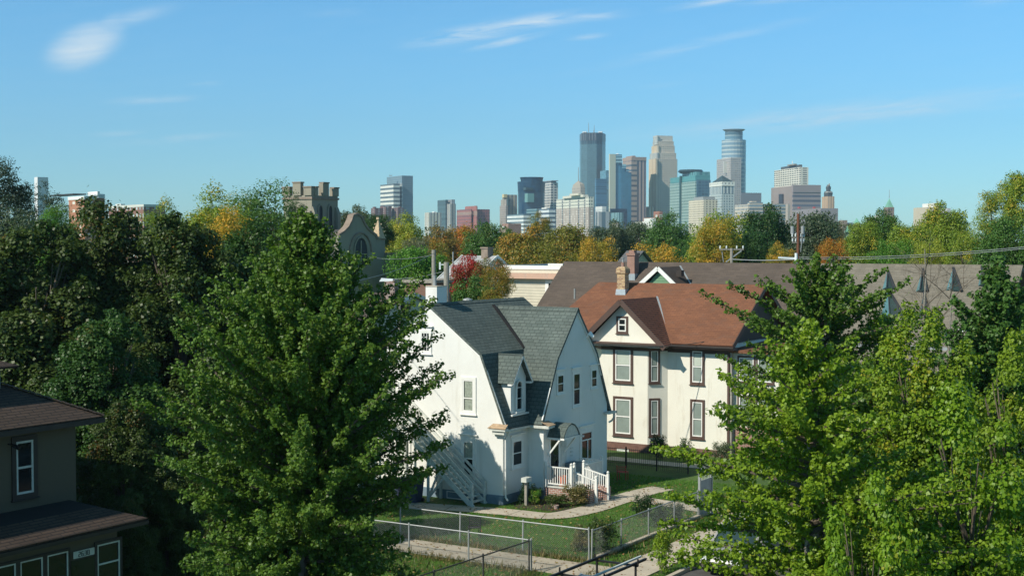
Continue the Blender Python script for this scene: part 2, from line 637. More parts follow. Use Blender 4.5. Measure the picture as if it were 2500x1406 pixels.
def window(root, w, rect, trim, sash, tw=.12, sw=.05, blind=None, split=.5, lower=None, grid=None, hood=False, proud=.05, glass='glass', sill=True, cover=1.0):
    a0, a1, z0, z1 = rect
    if a0 > a1:
        a0, a1 = a1, a0
    f = MB()
    w.box(f, a0 - tw, a0, z0 - tw, z1 + tw, 0.002, proud)
    w.box(f, a1, a1 + tw, z0 - tw, z1 + tw, 0.002, proud)
    w.box(f, a0, a1, z1, z1 + tw, 0.002, proud)
    w.box(f, a0, a1, z0 - tw, z0, 0.002, proud)
    if sill:
        w.box(f, a0 - tw - .04, a1 + tw + .04, z0 - tw - .045, z0 - tw, 0.002, proud + .05)
    if hood:
        w.box(f, a0 - tw - .05, a1 + tw + .05, z1 + tw, z1 + tw + .16, .002, proud - .015)
        w.box(f, a0 - tw - .1, a1 + tw + .1, z1 + tw + .16, z1 + tw + .21, .002, proud + .07)
    fr = f.build('window', M[trim], root)
    g = MB()
    e = .018
    for q in ((a0, a0 + sw, z0, z1), (a1 - sw, a1, z0, z1), (a0 + sw, a1 - sw, z1 - sw, z1), (a0 + sw, a1 - sw, z0, z0 + sw)):
        w.box(g, *q, e, .042)
    zm = z0 + (z1 - z0) * split
    if split:
        w.box(g, a0 + sw, a1 - sw, zm - sw / 2, zm + sw / 2, e, .046)
    if grid:
        nx, nz = grid
        for i in range(1, nx):
            x = a0 + (a1 - a0) * i / nx
            w.box(g, x - .014, x + .014, z0 + sw, z1 - sw, e, .036)
        for i in range(1, nz):
            z = z0 + (z1 - z0) * i / nz
            if not split or abs(z - zm) > .05:
                w.box(g, a0 + sw, a1 - sw, z - .014, z + .014, e, .035)
    g.build('sash', M[sash], fr)
    p = MB()
    p.face(w.P(a0, z0, .006), w.P(a1, z0, .006), w.P(a1, z1, .006), w.P(a0, z1, .006))
    p.build('pane', M[glass], fr)
    if blind:
        b = MB()
        i = sw + .03
        zl = z0 + sw if cover >= 1 else z1 - (z1 - z0) * cover
        if split and cover > .55:
            b.face(w.P(a0 + i, zm + .05, .010), w.P(a1 - i, zm + .05, .010), w.P(a1 - i, z1 - sw, .010), w.P(a0 + i, z1 - sw, .010))
            if not lower:
                b.face(w.P(a0 + i, zl, .010), w.P(a1 - i, zl, .010), w.P(a1 - i, zm - .05, .010), w.P(a0 + i, zm - .05, .010))
        else:
            b.face(w.P(a0 + i, zl, .010), w.P(a1 - i, zl, .010), w.P(a1 - i, z1 - sw, .010), w.P(a0 + i, z1 - sw, .010))
        b.build('blind', M[blind], fr)
        if lower:
            b = MB()
            b.face(w.P(a0 + i, zl, .010), w.P(a1 - i, zl, .010), w.P(a1 - i, zm - .05, .010), w.P(a0 + i, zm - .05, .010))
            b.build('lower_blind', M[lower], fr)
    return fr


# ---------------------------------------------------------------- ground, roads, paths
g = MB()
g.face((-9000, -2500, 0), (9000, -2500, 0), (9000, 14000, 0), (-9000, 14000, 0))
gm_, t, b = newmat('grass_ground')
c = ramp(t, noise(t, .5, 8, .6), (.038, .085, .014), (.085, .165, .024), .35, .65)
c = mixc(t, .5, c, ramp(t, noise(t, 6, 5, .7), (.55, .6, .5), (1.5, 1.45, 1.3)), 'MULTIPLY')
c = ramp(t, noise(t, .18, 4), c, mixc(t, .35, c, (.14, .13, .05)), .52, .7)
lk(t, c, b.inputs['Base Color'])
b.inputs['Roughness'].default_value = .95
bump(t, b, noise(t, 14, 5, .7), .06, .8)
tag(g.build('ground', gm_), None, kind='structure')


def ribbon(pts, w, z):
    mb = MB()
    pts = [Vector((p[0], p[1])) for p in pts]
    L, Rr = [], []
    for i, p in enumerate(pts):
        d = (pts[min(i + 1, len(pts) - 1)] - pts[max(i - 1, 0)]).normalized()
        n = Vector((-d.y, d.x)) * (w[i] if isinstance(w, list) else w) / 2
        L.append(p + n); Rr.append(p - n)
    run = 0
    for i in range(len(pts) - 1):
        run += (pts[i + 1] - pts[i]).length
        k = 1.0
        if run > 1.3:           # a joint between slabs
            run = 0
            k = 1 - .03 / max((pts[i + 1] - pts[i]).length, .1)
        r2, l2 = Rr[i].lerp(Rr[i + 1], k), L[i].lerp(L[i + 1], k)
        mb.face((*Rr[i], z), (*r2, z), (*l2, z), (*L[i], z))
    return mb


def smooth(pts, n=6):
    out = []
    P = [pts[0]] + list(pts) + [pts[-1]]
    for i in range(1, len(P) - 2):
        p0, p1, p2, p3 = [Vector(q) for q in P[i - 1:i + 3]]
        for k in range(n):
            x = k / n
            out.append(.5 * ((2 * p1) + (p2 - p0) * x + (2 * p0 - 5 * p1 + 4 * p2 - p3) * x * x + (3 * p1 - p0 - 3 * p2 + p3) * x ** 3))
    out.append(Vector(P[-2]))
    return out


def setting(mb, name, mat, world=False):
    if world:
        return tag(mb.build(name, mat), None, kind='structure')
    mb.v = [tuple(W(p[0], p[1], p[2])) for p in mb.v]
    return tag(mb.build(name, mat), None, kind='structure')


mb = MB().box(12.6, -70, -.2, 22.0, 260, .008)
setting(mb, 'road', M['asphalt'])
mb = MB().box(12.42, -70, -.2, 12.6, 260, .13).box(22.0, -70, -.2, 22.18, 260, .13)
setting(mb, 'kerb', M['concrete'])
mb = MB()
s_ = -60.0
while s_ < 150:
    mb.box(10.1, s_ + .012, -.1, 11.7, s_ + 1.5, .05)
    mb.box(24.2, s_ + .012, -.1, 25.7, s_ + 1.5, .05)
    s_ += 1.512
setting(mb, 'pavement', M['concrete'])
# front walk curving past the porch
pts = smooth([stg(*p) for p in ((900, 1222), (1010, 1234), (1140, 1243), (1240, 1251), (1345, 1260), (1430, 1246), (1500, 1224), (1556, 1206), (1618, 1192))])
setting(ribbon(pts, 1.35, .03), 'path', M['concrete'])
pts = smooth([stg(*p) for p in ((1528, 1214), (1600, 1226), (1690, 1240), (1800, 1258))])
setting(ribbon(pts, 1.25, .036), 'path', M['concrete'])
pts = smooth([stg(*p) for p in ((1480, 1118), (1600, 1130), (1700, 1139), (1800, 1146))])
setting(ribbon(pts, 1.2, .03), 'path', M['concrete'])
# strip of paving between the two wire fences
mb = MB()
t_ = -9.0
while t_ < 10.0:
    e = min(t_ + 3.2, 10.08)
    mb.box(t_ + .012, -10.15, -.1, e, -8.25, .035)
    t_ += 3.2
setting(mb, 'driveway', M['old_concrete'])
mb = MB().box(8.75, -7.2, -.1, 8.92, 3.0, .14)
setting(mb, 'garden_kerb', M['concrete'])
mb = MB()
mb.face((.1, .4, .012), (.2, 2.1, .012), (1.0, 2.1, .012), (3.2, 1.4, .012), (3.3, .1, .012), (1.2, -.5, .012))
setting(mb, 'flower_bed', M['soil'])

# ---------------------------------------------------------------- the white gambrel house
wh = sthing('white_house', 'white stucco house with steep dark green shingled gambrel roofs beside the curving front walk', 'house', 0, 0)
WS = M['white_stucco']
pA = [(0, 3.95), (-1.19, 6.72), (-4.12, 8.93), (-7.05, 6.72), (-8.24, 3.95)]
mb = MB()
poly = [(0, 0)] + pA + [(-8.24, 0)]
mb.extr([(t, 0, z) for t, z in poly], (0, 8.5, 0))
cross = [(2.22, 0), (2.22, 3.93), (3.44, 6.42), (5.36, 8.63), (7.28, 6.42), (8.49, 3.93), (8.49, 0)]
mb.extr([(-.25, s, z) for s, z in cross], (1.08, 0, 0))
mb.build('wall', WS, wh)
mb = MB()
mb.box(-8.26, -.03, 0, .03, 2.2, .42)
mb.box(.0, 2.19, 0, .86, 8.52, .42)
mb.build('foundation', M['blue_base'], wh)


def gambrel(mb, prof, y0, y1, th=.11, axis='s'):
    for i in range(len(prof) - 1):
        (a, za), (b, zb) = prof[i], prof[i + 1]
        if axis == 's':
            mb.slab([(a, y0, za), (b, y0, zb), (b, y1, zb), (a, y1, za)], th)
        else:
            mb.slab([(y0, a, za), (y0, b, zb), (y1, b, zb), (y1, a, za)], th)


rf = MB()
gambrel(rf, [(.26, 3.50), (.10, 3.80), (-1.13, 6.84), (-4.12, 9.08), (-7.11, 6.84), (-8.5, 3.5)], -.07, 8.57)
rf = rf.build('roof', M['green_shingle'], wh)
cr = MB()
cp = [(1.93, 3.52), (2.12, 3.86), (3.38, 6.50), (5.36, 8.78), (7.34, 6.50), (8.60, 3.86), (8.8, 3.5)]
gambrel(cr, cp[2:5], .92, -4.0, axis='t')
gambrel(cr, cp[:3], .92, -1.05, axis='t')
gambrel(cr, cp[4:], .92, -1.05, axis='t')
cr = cr.build('cross_roof', M['green_shingle'], wh)
mb = MB()          # ridge caps and valley
for i in range(28):
    s0 = -.05 + i * .305
    mb.slab([(-4.27, s0, 9.0), (-4.12, s0, 9.115 + .01 * (i % 2)), (-4.12, s0 + .30, 9.115), (-4.27, s0 + .30, 9.0)], .03)
    mb.slab([(-3.97, s0, 9.0), (-4.12, s0, 9.115 + .01 * (i % 2)), (-4.12, s0 + .30, 9.115), (-3.97, s0 + .30, 9.0)], .03)
mb.build('ridge_cap', M['green_shingle'], rf)
mb = MB()
for i in range(15):
    t0 = .93 - i * .305
    for sg in (-1, 1):
        mb.slab([(t0, 5.36 + sg * .16, 8.64), (t0, 5.36, 8.82), (t0 - .30, 5.36, 8.815), (t0 - .30, 5.36 + sg * .16, 8.64)], .03)
mb.build('ridge_cap', M['green_shingle'], cr)
mb = MB()          # dark valley between the two roofs
def zmain(t):
    return 6.84 + (-1.13 - t) * (9.08 - 6.84) / 2.99 if t < -1.13 else 6.84 - (t + 1.13) * 3.04 / 1.23
vp = [(-3.75, 5.02), (-1.13, 3.72)]
p0, p1 = [(t, s, zmain(t) + .05) for t, s in vp]
mb.bar(p0, p1, .16, .05)
mb.build('valley', M['tar'], cr)
mb = MB()          # white rake boards on the gables, eaves and gutters
gw = [(t, z) for t, z in [(.2, 3.52), (.05, 3.78), (-1.17, 6.74), (-4.12, 8.95), (-7.07, 6.74), (-8.3, 3.8)]]
for a, b_ in zip(gw[:-1], gw[1:]):
    mb.bar((a[0], -.035, a[1]), (b_[0], -.035, b_[1]), .06, .14)
ge = [(2.05, 3.7), (3.42, 6.38), (5.36, 8.63), (7.3, 6.38), (8.66, 3.7)]
for a, b_ in zip(ge[:-1], ge[1:]):
    mb.bar((.875, a[0], a[1]), (.875, b_[0], b_[1]), .06, .10)
mb.build('rake_board', M['white_paint'], wh)
mb = MB()
mb.box(-.55, -.34, 3.40, .32, -.04, 3.52).box(-.42, -.26, 3.24, .22, -.04, 3.40)
mb.box(.05, -.04, 3.36, .30, 2.0, 3.46)
mb.build('cornice', M['old_white'], wh)
MB().box(.3, 1.92, 3.34, 1.28, 2.28, 3.46).box(.84, 2.28, 3.34, 1.2, 2.62, 3.44).build('cornice', M['old_white'], wh)
MB().box(.84, 8.1, 3.36, 1.16, 8.9, 3.47).build('cornice', M['old_white'], wh)
mb = MB()          # shingled tops of the cornice returns
mb.slab([(-.60, -.38, 3.53), (.36, -.38, 3.53), (.30, -.05, 3.70), (-.5, -.05, 3.70)], .03)
wsh = plain('weathered_shingle', (.42, .30, .19), .9, .3, 8)
mb.build('cornice_top', wsh, wh)
MB().slab([(.86, 1.98, 3.64), (.86, 2.62, 3.64), (1.26, 2.62, 3.48), (1.3, 1.98, 3.48)], .03).build('cornice_top', wsh, wh)
mb = MB().path([(.30, .1, 3.42), (.17, .08, 3.18), (.10, .07, 3.0), (.10, .07, .35), (.24, .05, .2)], .045, n=8)
mb.build('downspout', M['white_paint'], wh)
mb = MB().path([(1.05, 8.8, 3.4), (1.05, 8.8, 3.12), (.98, 8.72, 2.98), (.88, 8.6, 2.9)], .05, n=8)
mb.build('downspout', M['old_white'], wh)

wl = Wall((0, 0), (-1, 0), (0, -1))
window(wh, wl, pxrect(wl, 1131, 927, 1157, 1004), 'white_paint', 'white_paint', .13, .06, 'curtain', .42, hood=False)
window(wh, wl, pxrect(wl, 1132, 1077, 1157, 1160), 'white_paint', 'white_paint', .13, .055, 'curtain', .5, hood=True, cover=.5)
window(wh, wl, pxrect(wl, 1029, 811, 1050, 858), 'white_paint', 'white_paint', .10, .045, None, .5, grid=(3, 4), hood=True)
window(wh, wl, (5.3, 6.1, 1.1, 2.6), 'white_paint', 'white_paint', .12, .05, 'curtain', .5, hood=True)
window(wh, wl, (6.0, 6.8, 3.9, 5.2), 'white_paint', 'white_paint', .12, .05, 'curtain', .5)
window(wh, wl, (2.2, 3.1, .02, .36), 'blue_base', 'white_paint', .06, .04, None, 0, sill=False)
wr = Wall((0, 0), (0, 1), (1, 0))
window(wh, wr, pxrect(wr, 1251, 1075, 1273, 1135), 'white_paint', 'white_paint', .12, .045, None, .5, hood=True)
wc = Wall((.83, 0), (0, 1), (1, 0))
window(wh, wc, pxrect(wc, 1360, 915, 1375, 958), 'white_paint', 'white_paint', .07, .045, None, .5, hood=True)
window(wh, wc, pxrect(wc, 1399, 911, 1415, 988), 'white_paint', 'white_paint', .09, .05, None, .5, hood=True)
window(wh, wc, pxrect(wc, 1443, 902, 1456, 944), 'white_paint', 'white_paint', .07, .045, None, .5, hood=True)
r = pxrect(wc, 1418, 1053, 1444, 1123)
window(wh, wc, r, 'white_paint', 'white_paint', .13, .06, None, .72, hood=True)
mb = MB()
am = (r[0] + r[1]) / 2 + .1
wc.box(mb, am - .03, am + .03, r[2] + .06, r[2] + (r[3] - r[2]) * .7, .02, .045)
mb.build('mullion', M['white_paint'], wh)
# doors under the hood
f = MB()
for q in ((2.72, 2.80, .62, 2.85), (3.55, 3.70, .62, 2.85), (2.80, 3.55, 2.75, 2.85)):
    wc.box(f, *q, .002, .06)
f.build('door_frame', M['white_paint'], wh)
f = MB(); wc.box(f, 2.80, 3.55, .62, 2.74, .002, .03)
dr = f.build('door', M['glass'], wh)
f = MB(); wc.box(f, 3.78, 4.3, .62, 2.5, .002, .05)
f.build('door', M['old_white'], wh)
f = MB(); wc.box(f, 3.42, 3.50, 1.5, 1.66, .03, .08)
f.build('handle', M['black_metal'], dr)
f = MB(); wc.box(f, 4.72, 4.98, 2.02, 2.10, .002, .03); wc.box(f, 4.72, 4.98, 1.85, 1.93, .002, .03); wc.box(f, 4.74, 4.96, 1.66, 1.74, .002, .02)
f.build('wall_vent', M['old_white'], wh)

# dormer
dm = MB()
dm.hexa([(-1.2, .70, 4.0), (-.02, .70, 4.0), (-.02, 2.02, 4.0), (-1.2, 2.02, 4.0)], [(-1.2, .70, 5.72), (-.02, .70, 5.72), (-.02, 2.02, 5.72), (-1.2, 2.02, 5.72)])
dm.extr([(-.02, .70, 5.72), (-.02, 2.02, 5.72), (-.02, 1.36, 6.66)], (-1.15, 0, 0))
dm = dm.build('dormer', WS, wh)
mb = MB()
for sg in (-1, 1):
    mb.slab([(.24, 1.36, 6.80), (.24, 1.36 + sg * .90, 5.50), (-1.0, 1.36 + sg * .90, 5.50), (-1.35, 1.36, 6.80)], .07)
mb.build('dormer_roof', M['green_shingle'], dm)
mb = MB()
mb.bar((.235, 1.36, 6.70), (.235, .49, 5.44), .03, .07).bar((.235, 1.36, 6.70), (.235, 2.24, 5.44), .03, .07)
mb.box(-.02, .42, 5.40, .2, .70, 5.48).box(-.02, 2.02, 5.40, .2, 2.28, 5.48)
mb.box(-.04, .62, 3.98, .12, 2.10, 4.06)
mb.build('trim', M['white_paint'], dm)
wd = Wall((-.02, 0), (0, 1), (1, 0))
arch = [(1.11, 4.22), (1.61, 4.22), (1.61, 5.3)] + [(1.36 + .25 * math.cos(a), 5.3 + .27 * math.sin(a)) for a in [math.pi * i / 8 for i in range(1, 8)]] + [(1.11, 5.3)]
mb = MB(); mb.face(*[wd.P(a, z, .02) for a, z in arch])
mb.build('pane', M['glass'], dm)
mb = MB()
for i in range(len(arch)):
    a, b_ = arch[i], arch[(i + 1) % len(arch)]
    mb.bar(wd.P(a[0], a[1], .05), wd.P(b_[0], b_[1], .05), .07, .07)
for z in (4.75, 5.25):
    mb.bar(wd.P(1.11, z, .04), wd.P(1.61, z, .04), .03, .03)
wd.box(mb, .98, 1.74, 4.08, 4.17, .002, .14)
mb.build('window_frame', M['white_paint'], dm)

# hood over the door
hd = MB()
pr = [(2.55, 2.86), (2.64, 3.02), (2.79, 3.22), (3.02, 3.40), (3.34, 3.50), (3.66, 3.40), (3.89, 3.22), (4.04, 3.02), (4.13, 2.86)]
for i in range(len(pr) - 1):
    a, b_ = pr[i], pr[i + 1]
    hd.slab([(.83, a[0], a[1]), (.83, b_[0], b_[1]), (1.72, b_[0], b_[1]), (1.72, a[0], a[1])], .05)
hd = hd.build('door_hood', M['green_shingle'], wh)
mb = MB(); mb.extr([(1.68, s, z - .06) for s, z in pr[1:-1]] + [(1.68, 4.1, 2.88), (1.68, 2.64, 2.88)], (-.05, 0, 0))
mb.build('hood_gable', M['old_white'], hd)
mb = MB()
mb.box(.84, 2.56, 2.76, 1.74, 2.64, 2.86).box(.84, 4.1, 2.76, 1.9, 4.2, 2.84).box(1.62, 2.64, 2.78, 1.72, 4.1, 2.86)
mb.bar((.86, 2.6, 2.0), (1.5, 2.6, 2.78), .07).bar((.86, 4.14, 2.0), (1.5, 4.14, 2.78), .07)
mb.build('hood_bracket', M['white_paint'], hd)

# chimney, vent, flood light
ch = MB().box(-4.75, .62, 8.2, -4.10, 1.45, 9.86)
ch = ch.build('chimney', WS, wh)
MB().box(-4.77, .60, 9.86, -4.08, 1.47, 9.90).build('chimney_cap', M['concrete'], ch)
MB().tube((-4.45, .95, 9.86), (-4.45, .95, 10.35), .085, n=10).tube((-4.45, .95, 10.35), (-4.45, .95, 10.39), .10, n=10).build('flue_pipe', M['steel'], ch)
MB().lathe((-4.35, 3.6, 8.98), [(.2, 0), (.2, .12), (.24, .14), (.22, .2), (.0, .26)], 10).build('roof_vent', M['steel'], wh)
mb = MB().path([(.86, 6.1, 7.2), (1.05, 6.1, 7.42), (1.2, 6.1, 7.5)], .03)
mb.tube((1.12, 6.1, 7.55), (1.34, 6.12, 7.36), .12, .07, 10).tube((1.22, 6.1, 7.44), (1.22, 6.1, 7.60), .05, n=8)
mb.build('flood_light', M['lampglass'], wh)

# brick porch and steps with white railings
po = MB().box(.87, 2.3, 0, 2.28, 5.4, .58)
po.box(2.28, 2.62, 0, 2.62, 3.42, .42).box(2.62, 2.62, 0, 2.96, 3.42, .28).box(2.96, 2.62, 0, 3.30, 3.42, .14)
po.box(2.75, 2.2, 0, 3.32, 2.60, .62).box(2.28, 3.44, 0, 3.35, 3.85, .66)
po.box(3.30, 3.44, 0, 3.52, 3.85, .60)
po = po.build('porch', M['porch_brick'], wh)
MB().box(.87, 2.25, .58, 2.32, 5.42, .63).build('porch_floor', M['old_white'], po)


def railing(p0, p1, z0, z1, posts=(1, 1), root=wh, h=.9, step=.115):
    mb = MB()
    a, b_ = Vector((*p0, z0)), Vector((*p1, z1))
    upz = Vector((0, 0, 1))
    mb.bar(a + upz * h, b_ + upz * h, .07, .05)
    mb.bar(a + upz * .12, b_ + upz * .12, .06, .05)
    n = max(2, int((b_ - a).length / step))
    for i in range(1, n):
        p = a.lerp(b_, i / n)
        mb.bar(p + upz * .12, p + upz * h, .035)
    rl = mb.build('railing', M['white_paint'], root)
    for p, on in ((a, posts[0]), (b_, posts[1])):
        if on:
            q = MB().box(p.x - .055, p.y - .055, p.z if p.z > .3 else 0, p.x + .055, p.y + .055, p.z + h + .12)
            q.lathe((p.x, p.y, p.z + h + .12), [(.03, 0), (.065, .05), (.065, .09), (.0, .15)], 8)
            q.build('railing_post', M['white_paint'], rl)
    return rl


railing((.93, 2.32), (2.26, 2.32), .63, .63)
railing((2.26, 2.60), (2.26, 2.36), .63, .63, (1, 0))
railing((2.26, 3.5), (2.26, 5.3), .63, .63)
railing((2.30, 2.60), (3.42, 2.60), .42, .12, (0, 1))
railing((2.30, 3.5), (3.55, 3.5), .50, .22, (0, 1))
railing((.95, 5.36), (2.26, 5.36), .63, .63, (0, 0))

# outside stair on the gable wall
stt = MB()
t0, t1, zt = -.95, -5.35, 3.75
n = 19
for i in range(n):
    k = (i + .5) / n
    tt, zz = t0 + (t1 - t0) * k, zt * (i + 1) / (n + .5)
    stt.box(tt - .14, -1.12, zz - .04, tt + .12, -.16, zz)
stt.box(-7.6, -1.25, zt - .12, t1, -.05, zt)
stt = stt.build('staircase', M['old_white'], wh)
mb = MB()
for sy in (-1.17, -.11):
    for i, (dz, hh) in enumerate(((-.10, .24), (.32, .13), (.60, .13), (.92, .12))):
        mb.bar((t0 + .1, sy, dz + .06), (t1, sy, zt + dz), .04, hh)
    for k in (0, .52):
        p = Vector((t0 + .05, sy, 0)).lerp(Vector((t1, sy, zt)), k)
        mb.bar((p.x, sy - .03, max(0, p.z - .3)), (p.x, sy - .03, p.z + 1.05), .09)
    for dz in (.32, .6, .92):
        mb.bar((t1, sy, zt + dz), (-7.6, sy, zt + dz), .04, .12)
mb.build('stair_rail', M['old_white'], stt)
for tx in (-3.35, -5.4, -7.5):
    zz = zt * min(1, (t0 - tx) / (t0 - t1)) - .15
    for sy in (-1.17, -.15):
        MB().bar((tx, sy, 0), (tx, sy, zz), .1).build('stair_post', M['old_white'], stt)
mb = MB()
mb.bar((-3.35, -1.17, .15), (-2.5, -1.17, 1.15), .08).bar((-3.35, -1.17, .15), (-3.35, -.15, 1.5), .08)
mb.build('stair_brace', M['old_white'], stt)
mb = MB().box(.9, .40, 0, 1.02, .52, 1.1)
bx_ = sthing('meter_box', 'small white box on a grey post in the plants by the house corner', 'meter box', .96, .46)
mb.build('post', M['grey_wood'], bx_)
MB().box(.82, .24, 1.08, 1.10, .72, 1.28).build('box', M['old_white'], bx_)

# ---------------------------------------------------------------- the cream house with the brown roof
ch_ = sthing('cream_house', 'cream stucco house with red-brown shingle roof and brown trimmed windows behind the white house', 'house', -2, 22)
CS = M['cream_stucco']
S0, TL, TR = 18.3, -7.2, 3.25
mb = MB()
mb.box(TL, S0, 0, TR, S0 + 8.6, 6.35)
BD = .85
bay = [(-.50, S0), (-.50 - BD, S0 - BD), (-4.3, S0 - BD), (-4.3 - BD, S0)]
mb.prism(bay, 0, 6.30)
mb.build('wall', CS, ch_)
mb = MB()
b2 = [(-.47, S0), (-.49 - BD, S0 - BD - .02), (-4.31, S0 - BD - .02), (-4.33 - BD, S0)]
mb.prism(b2, 0, .5).box(-.5, S0 - .03, 0, TR + .02, S0, .38).box(TL, S0 - .03, 0, -5.2, S0, .5)
mb.build('foundation', plain('brown_foundation', (.16, .085, .065), .9, .25, 4), ch_)
ez, rz_, rs = 6.28, 9.5, S0 + 4.35
rb = MB()
rb.slab([(-9.2, S0 - .5, ez), (TR + .45, S0 - .5, ez), (TR + .45, rs, rz_), (-7.3, rs, rz_)], .14)
rb.slab([(-9.2, S0 + 9.2, ez), (TR + .45, S0 + 9.2, ez), (TR + .45, rs, rz_), (-7.3, rs, rz_)], .14)
rb.slab([(-9.2, S0 - .5, ez), (-9.2, S0 + 9.2, ez), (-7.3, rs, rz_)], .1)
rb = rb.build('roof', M['red_shingle'], ch_)
mb = MB()
mb.extr([(TR, S0, 6.3), (TR, S0 + 8.6, 6.3), (TR, rs, 9.35)], (-.1, 0, 0))
mb.build('gable', M['dark_trim'], ch_)
mb = MB()
mb.bar((TR + .46, S0 - .52, ez - .05), (TR + .46, rs, rz_ - .05), .05, .26).bar((TR + .46, S0 + 9.2, ez - .05), (TR + .46, rs, rz_ - .05), .05, .26)
mb.box(-.5, S0 - .58, 6.02, TR + .5, S0 - .02, 6.16)
mb.box(-.5, S0 - .04, 5.74, TR + .02, S0 - .002, 6.02)
mb.prism([(-.42, S0), (-.48 - BD, S0 - BD - .05), (-4.32, S0 - BD - .05), (-4.38 - BD, S0)], 5.80, 6.06)
mb.build('eave', M['brown_trim'], ch_)
mb = MB()
mb.box(-.3, S0 - .68, 6.12, TR + .5, S0 - .56, 6.22)
mb.box(-5.4, S0 - 1.52, 6.12, -.10, S0 - 1.42, 6.21)
mb.build('gutter', M['dark_trim'], ch_)
# front gable over the bay
gs = S0 - 1.42
gc, gh = -2.80, 8.72
gb = MB()
gb.extr([(-5.3, gs + .45, 6.12), (-.28, gs + .45, 6.12), (gc, gs + .45, 8.52)], (0, 1.0, 0))
gb.box(-5.35, gs + .05, 6.04, -.2, gs + 1.4, 6.14)
gb = gb.build('front_gable', CS, ch_)
mb = MB()
ml, mr = -5.6, -.02
dz = (gh - 6.1)
sbk = rs - (rz_ - gh) * (rs - S0 + .5) / (rz_ - ez)
for sd_, e in ((-1, ml), (1, mr)):
    mb.slab([(gc, gs, gh), (e, gs, 6.12), (e, S0 - .4, 6.22), (gc, sbk, gh)], .12)
mb.build('gable_roof', brickish('gable_shingle', (.15, .058, .035), (.18, .072, .042), (.03, .014, .01), .9, .15, .03, bstr=.9), gb)
mb = MB()
for e in (ml, mr):
    mb.bar((gc, gs - .03, gh - .12), (e, gs - .03, 6.02), .06, .30)
mb.bar((ml + .2, gs + .40, 6.2), (mr - .2, gs + .40, 6.2), .06, .12)
mb.build('rake_board', M['brown_trim'], gb)
mb = MB()
mb.bar((mr + .02, S0 - .45, 6.24), (gc + .05, sbk, gh + .02), .10, .03)
mb.build('flashing', M['lead'], gb)
wg = Wall((0, gs + .45), (-1, 0), (0, -1))
window(gb, wg, pxrect(wg, 1510, 777, 1529, 809), 'brown_trim', 'white_paint', .12, .07, None, .5)
wb = Wall((-.5 - BD, S0 - BD), (-1, 0), (0, -1))
window(ch_, wb, pxrect(wb, 1503, 853, 1540, 929), 'brown_trim', 'white_paint', .15, .07, 'blind', .5, lower='blind_dim')
window(ch_, wb, pxrect(wb, 1503, 974, 1540, 1058), 'brown_trim', 'white_paint', .15, .07, 'blind_dim', .5)
ws_ = Wall((-.50, S0), (-.7071, -.7071), (.7071, -.7071))
window(ch_, ws_, pxrect(ws_, 1589, 856, 1606, 931), 'brown_trim', 'white_paint', .12, .05, 'blind_dim', .5)
window(ch_, ws_, pxrect(ws_, 1589, 977, 1606, 1060), 'brown_trim', 'white_paint', .12, .05, 'blind_dim', .5)
wm = Wall((0, S0), (1, 0), (0, -1))
window(ch_, wm, pxrect(wm, 1691, 857, 1715, 933), 'brown_trim', 'white_paint', .14, .06, 'blind', .5, lower='blind_dim')
window(ch_, wm, pxrect(wm, 1691, 981, 1715, 1065), 'brown_trim', 'white_paint', .14, .06, 'blind_dim', .5)
mb = MB().box(TR - .06, S0 - .13, .2, TR + .06, S0 - .01, 6.0)
mb.build('downspout', M['brown_trim'], ch_)
MB().box(TR + .10, S0 - .1, .2, TR + .2, S0 + .02, 6.0).build('downspout', M['grey_wood'], ch_)
# sun porch towards the street
pc = MB().box(TR + .02, S0 + .25, .0, 6.15, S0 + 7.5, 6.0)
pc = pc.build('sun_porch', CS, ch_)
MB().box(TR + .22, S0 + .19, 0, 6.2, S0 + .25, 1.75).build('porch_base', M['brick'], pc)
rr = MB(); rr.slab([(TR, S0 - .2, 6.02), (6.6, S0 - .2, 6.02), (6.6, S0 + 8, 6.3), (TR, S0 + 8, 6.3)], .15)
rr.build('porch_roof', M['red_shingle'], pc)
wp = Wall((0, S0 + .25), (1, 0), (0, -1))
for a in (3.75, 4.85):
    window(pc, wp, (a, a + .85, 2.1, 3.4), 'brown_trim', 'white_paint', .1, .06, 'blind_dim', .5)
    window(pc, wp, (a, a + .85, 4.3, 5.6), 'brown_trim', 'white_paint', .1, .06, 'blind_dim', .5)
MB().box(6.9, S0 - .6, 0, 7.9, S0 + .4, 1.3).box(5.9, S0 - 1.2, 0, 6.9, S0 - .1, .9).build('stoop', M['brick'], pc)
# chimney of pale rough brick, with its pipe
cq = MB()
cc = (-5.25, rs - .75)
def sqr(c, h):
    return [(c[0] - h, c[1] - h), (c[0] + h, c[1] - h), (c[0] + h, c[1] + h), (c[0] - h, c[1] + h)]
def frust(mb, c, h0, z0, h1, z1):
    a, b_ = sqr(c, h0), sqr(c, h1)
    mb.hexa([(*p, z0) for p in a], [(*p, z1) for p in b_])
frust(cq, cc, .28, 8.6, .26, 10.0); frust(cq, cc, .26, 10.0, .33, 10.1); frust(cq, cc, .33, 10.1, .31, 10.35); frust(cq, cc, .31, 10.35, .2, 10.48)
cq = cq.build('chimney', M['yellow_brick'], ch_)
mb = MB().tube((*cc, 10.45), (*cc, 10.75), .12, .10, 8)
mb.build('chimney_pot', M['brick'], cq)
MB().tube((*cc, 10.7), (*cc, 10.98), .06, n=8).tube((*cc, 10.98), (*cc, 11.02), .10, n=8).build('flue_pipe', M['steel'], cq)
mb = MB(); frust(mb, cc, .36, 8.55, .31, 9.12)
mb.build('flashing', M['lead'], cq)
wbf = Wall((-.5 - BD, S0 - BD - .02), (-1, 0), (0, -1))
window(ch_, wbf, pxrect(wbf, 1510, 1099, 1532, 1111), 'old_white', 'white_paint', .1, .06, None, 0, sill=False)

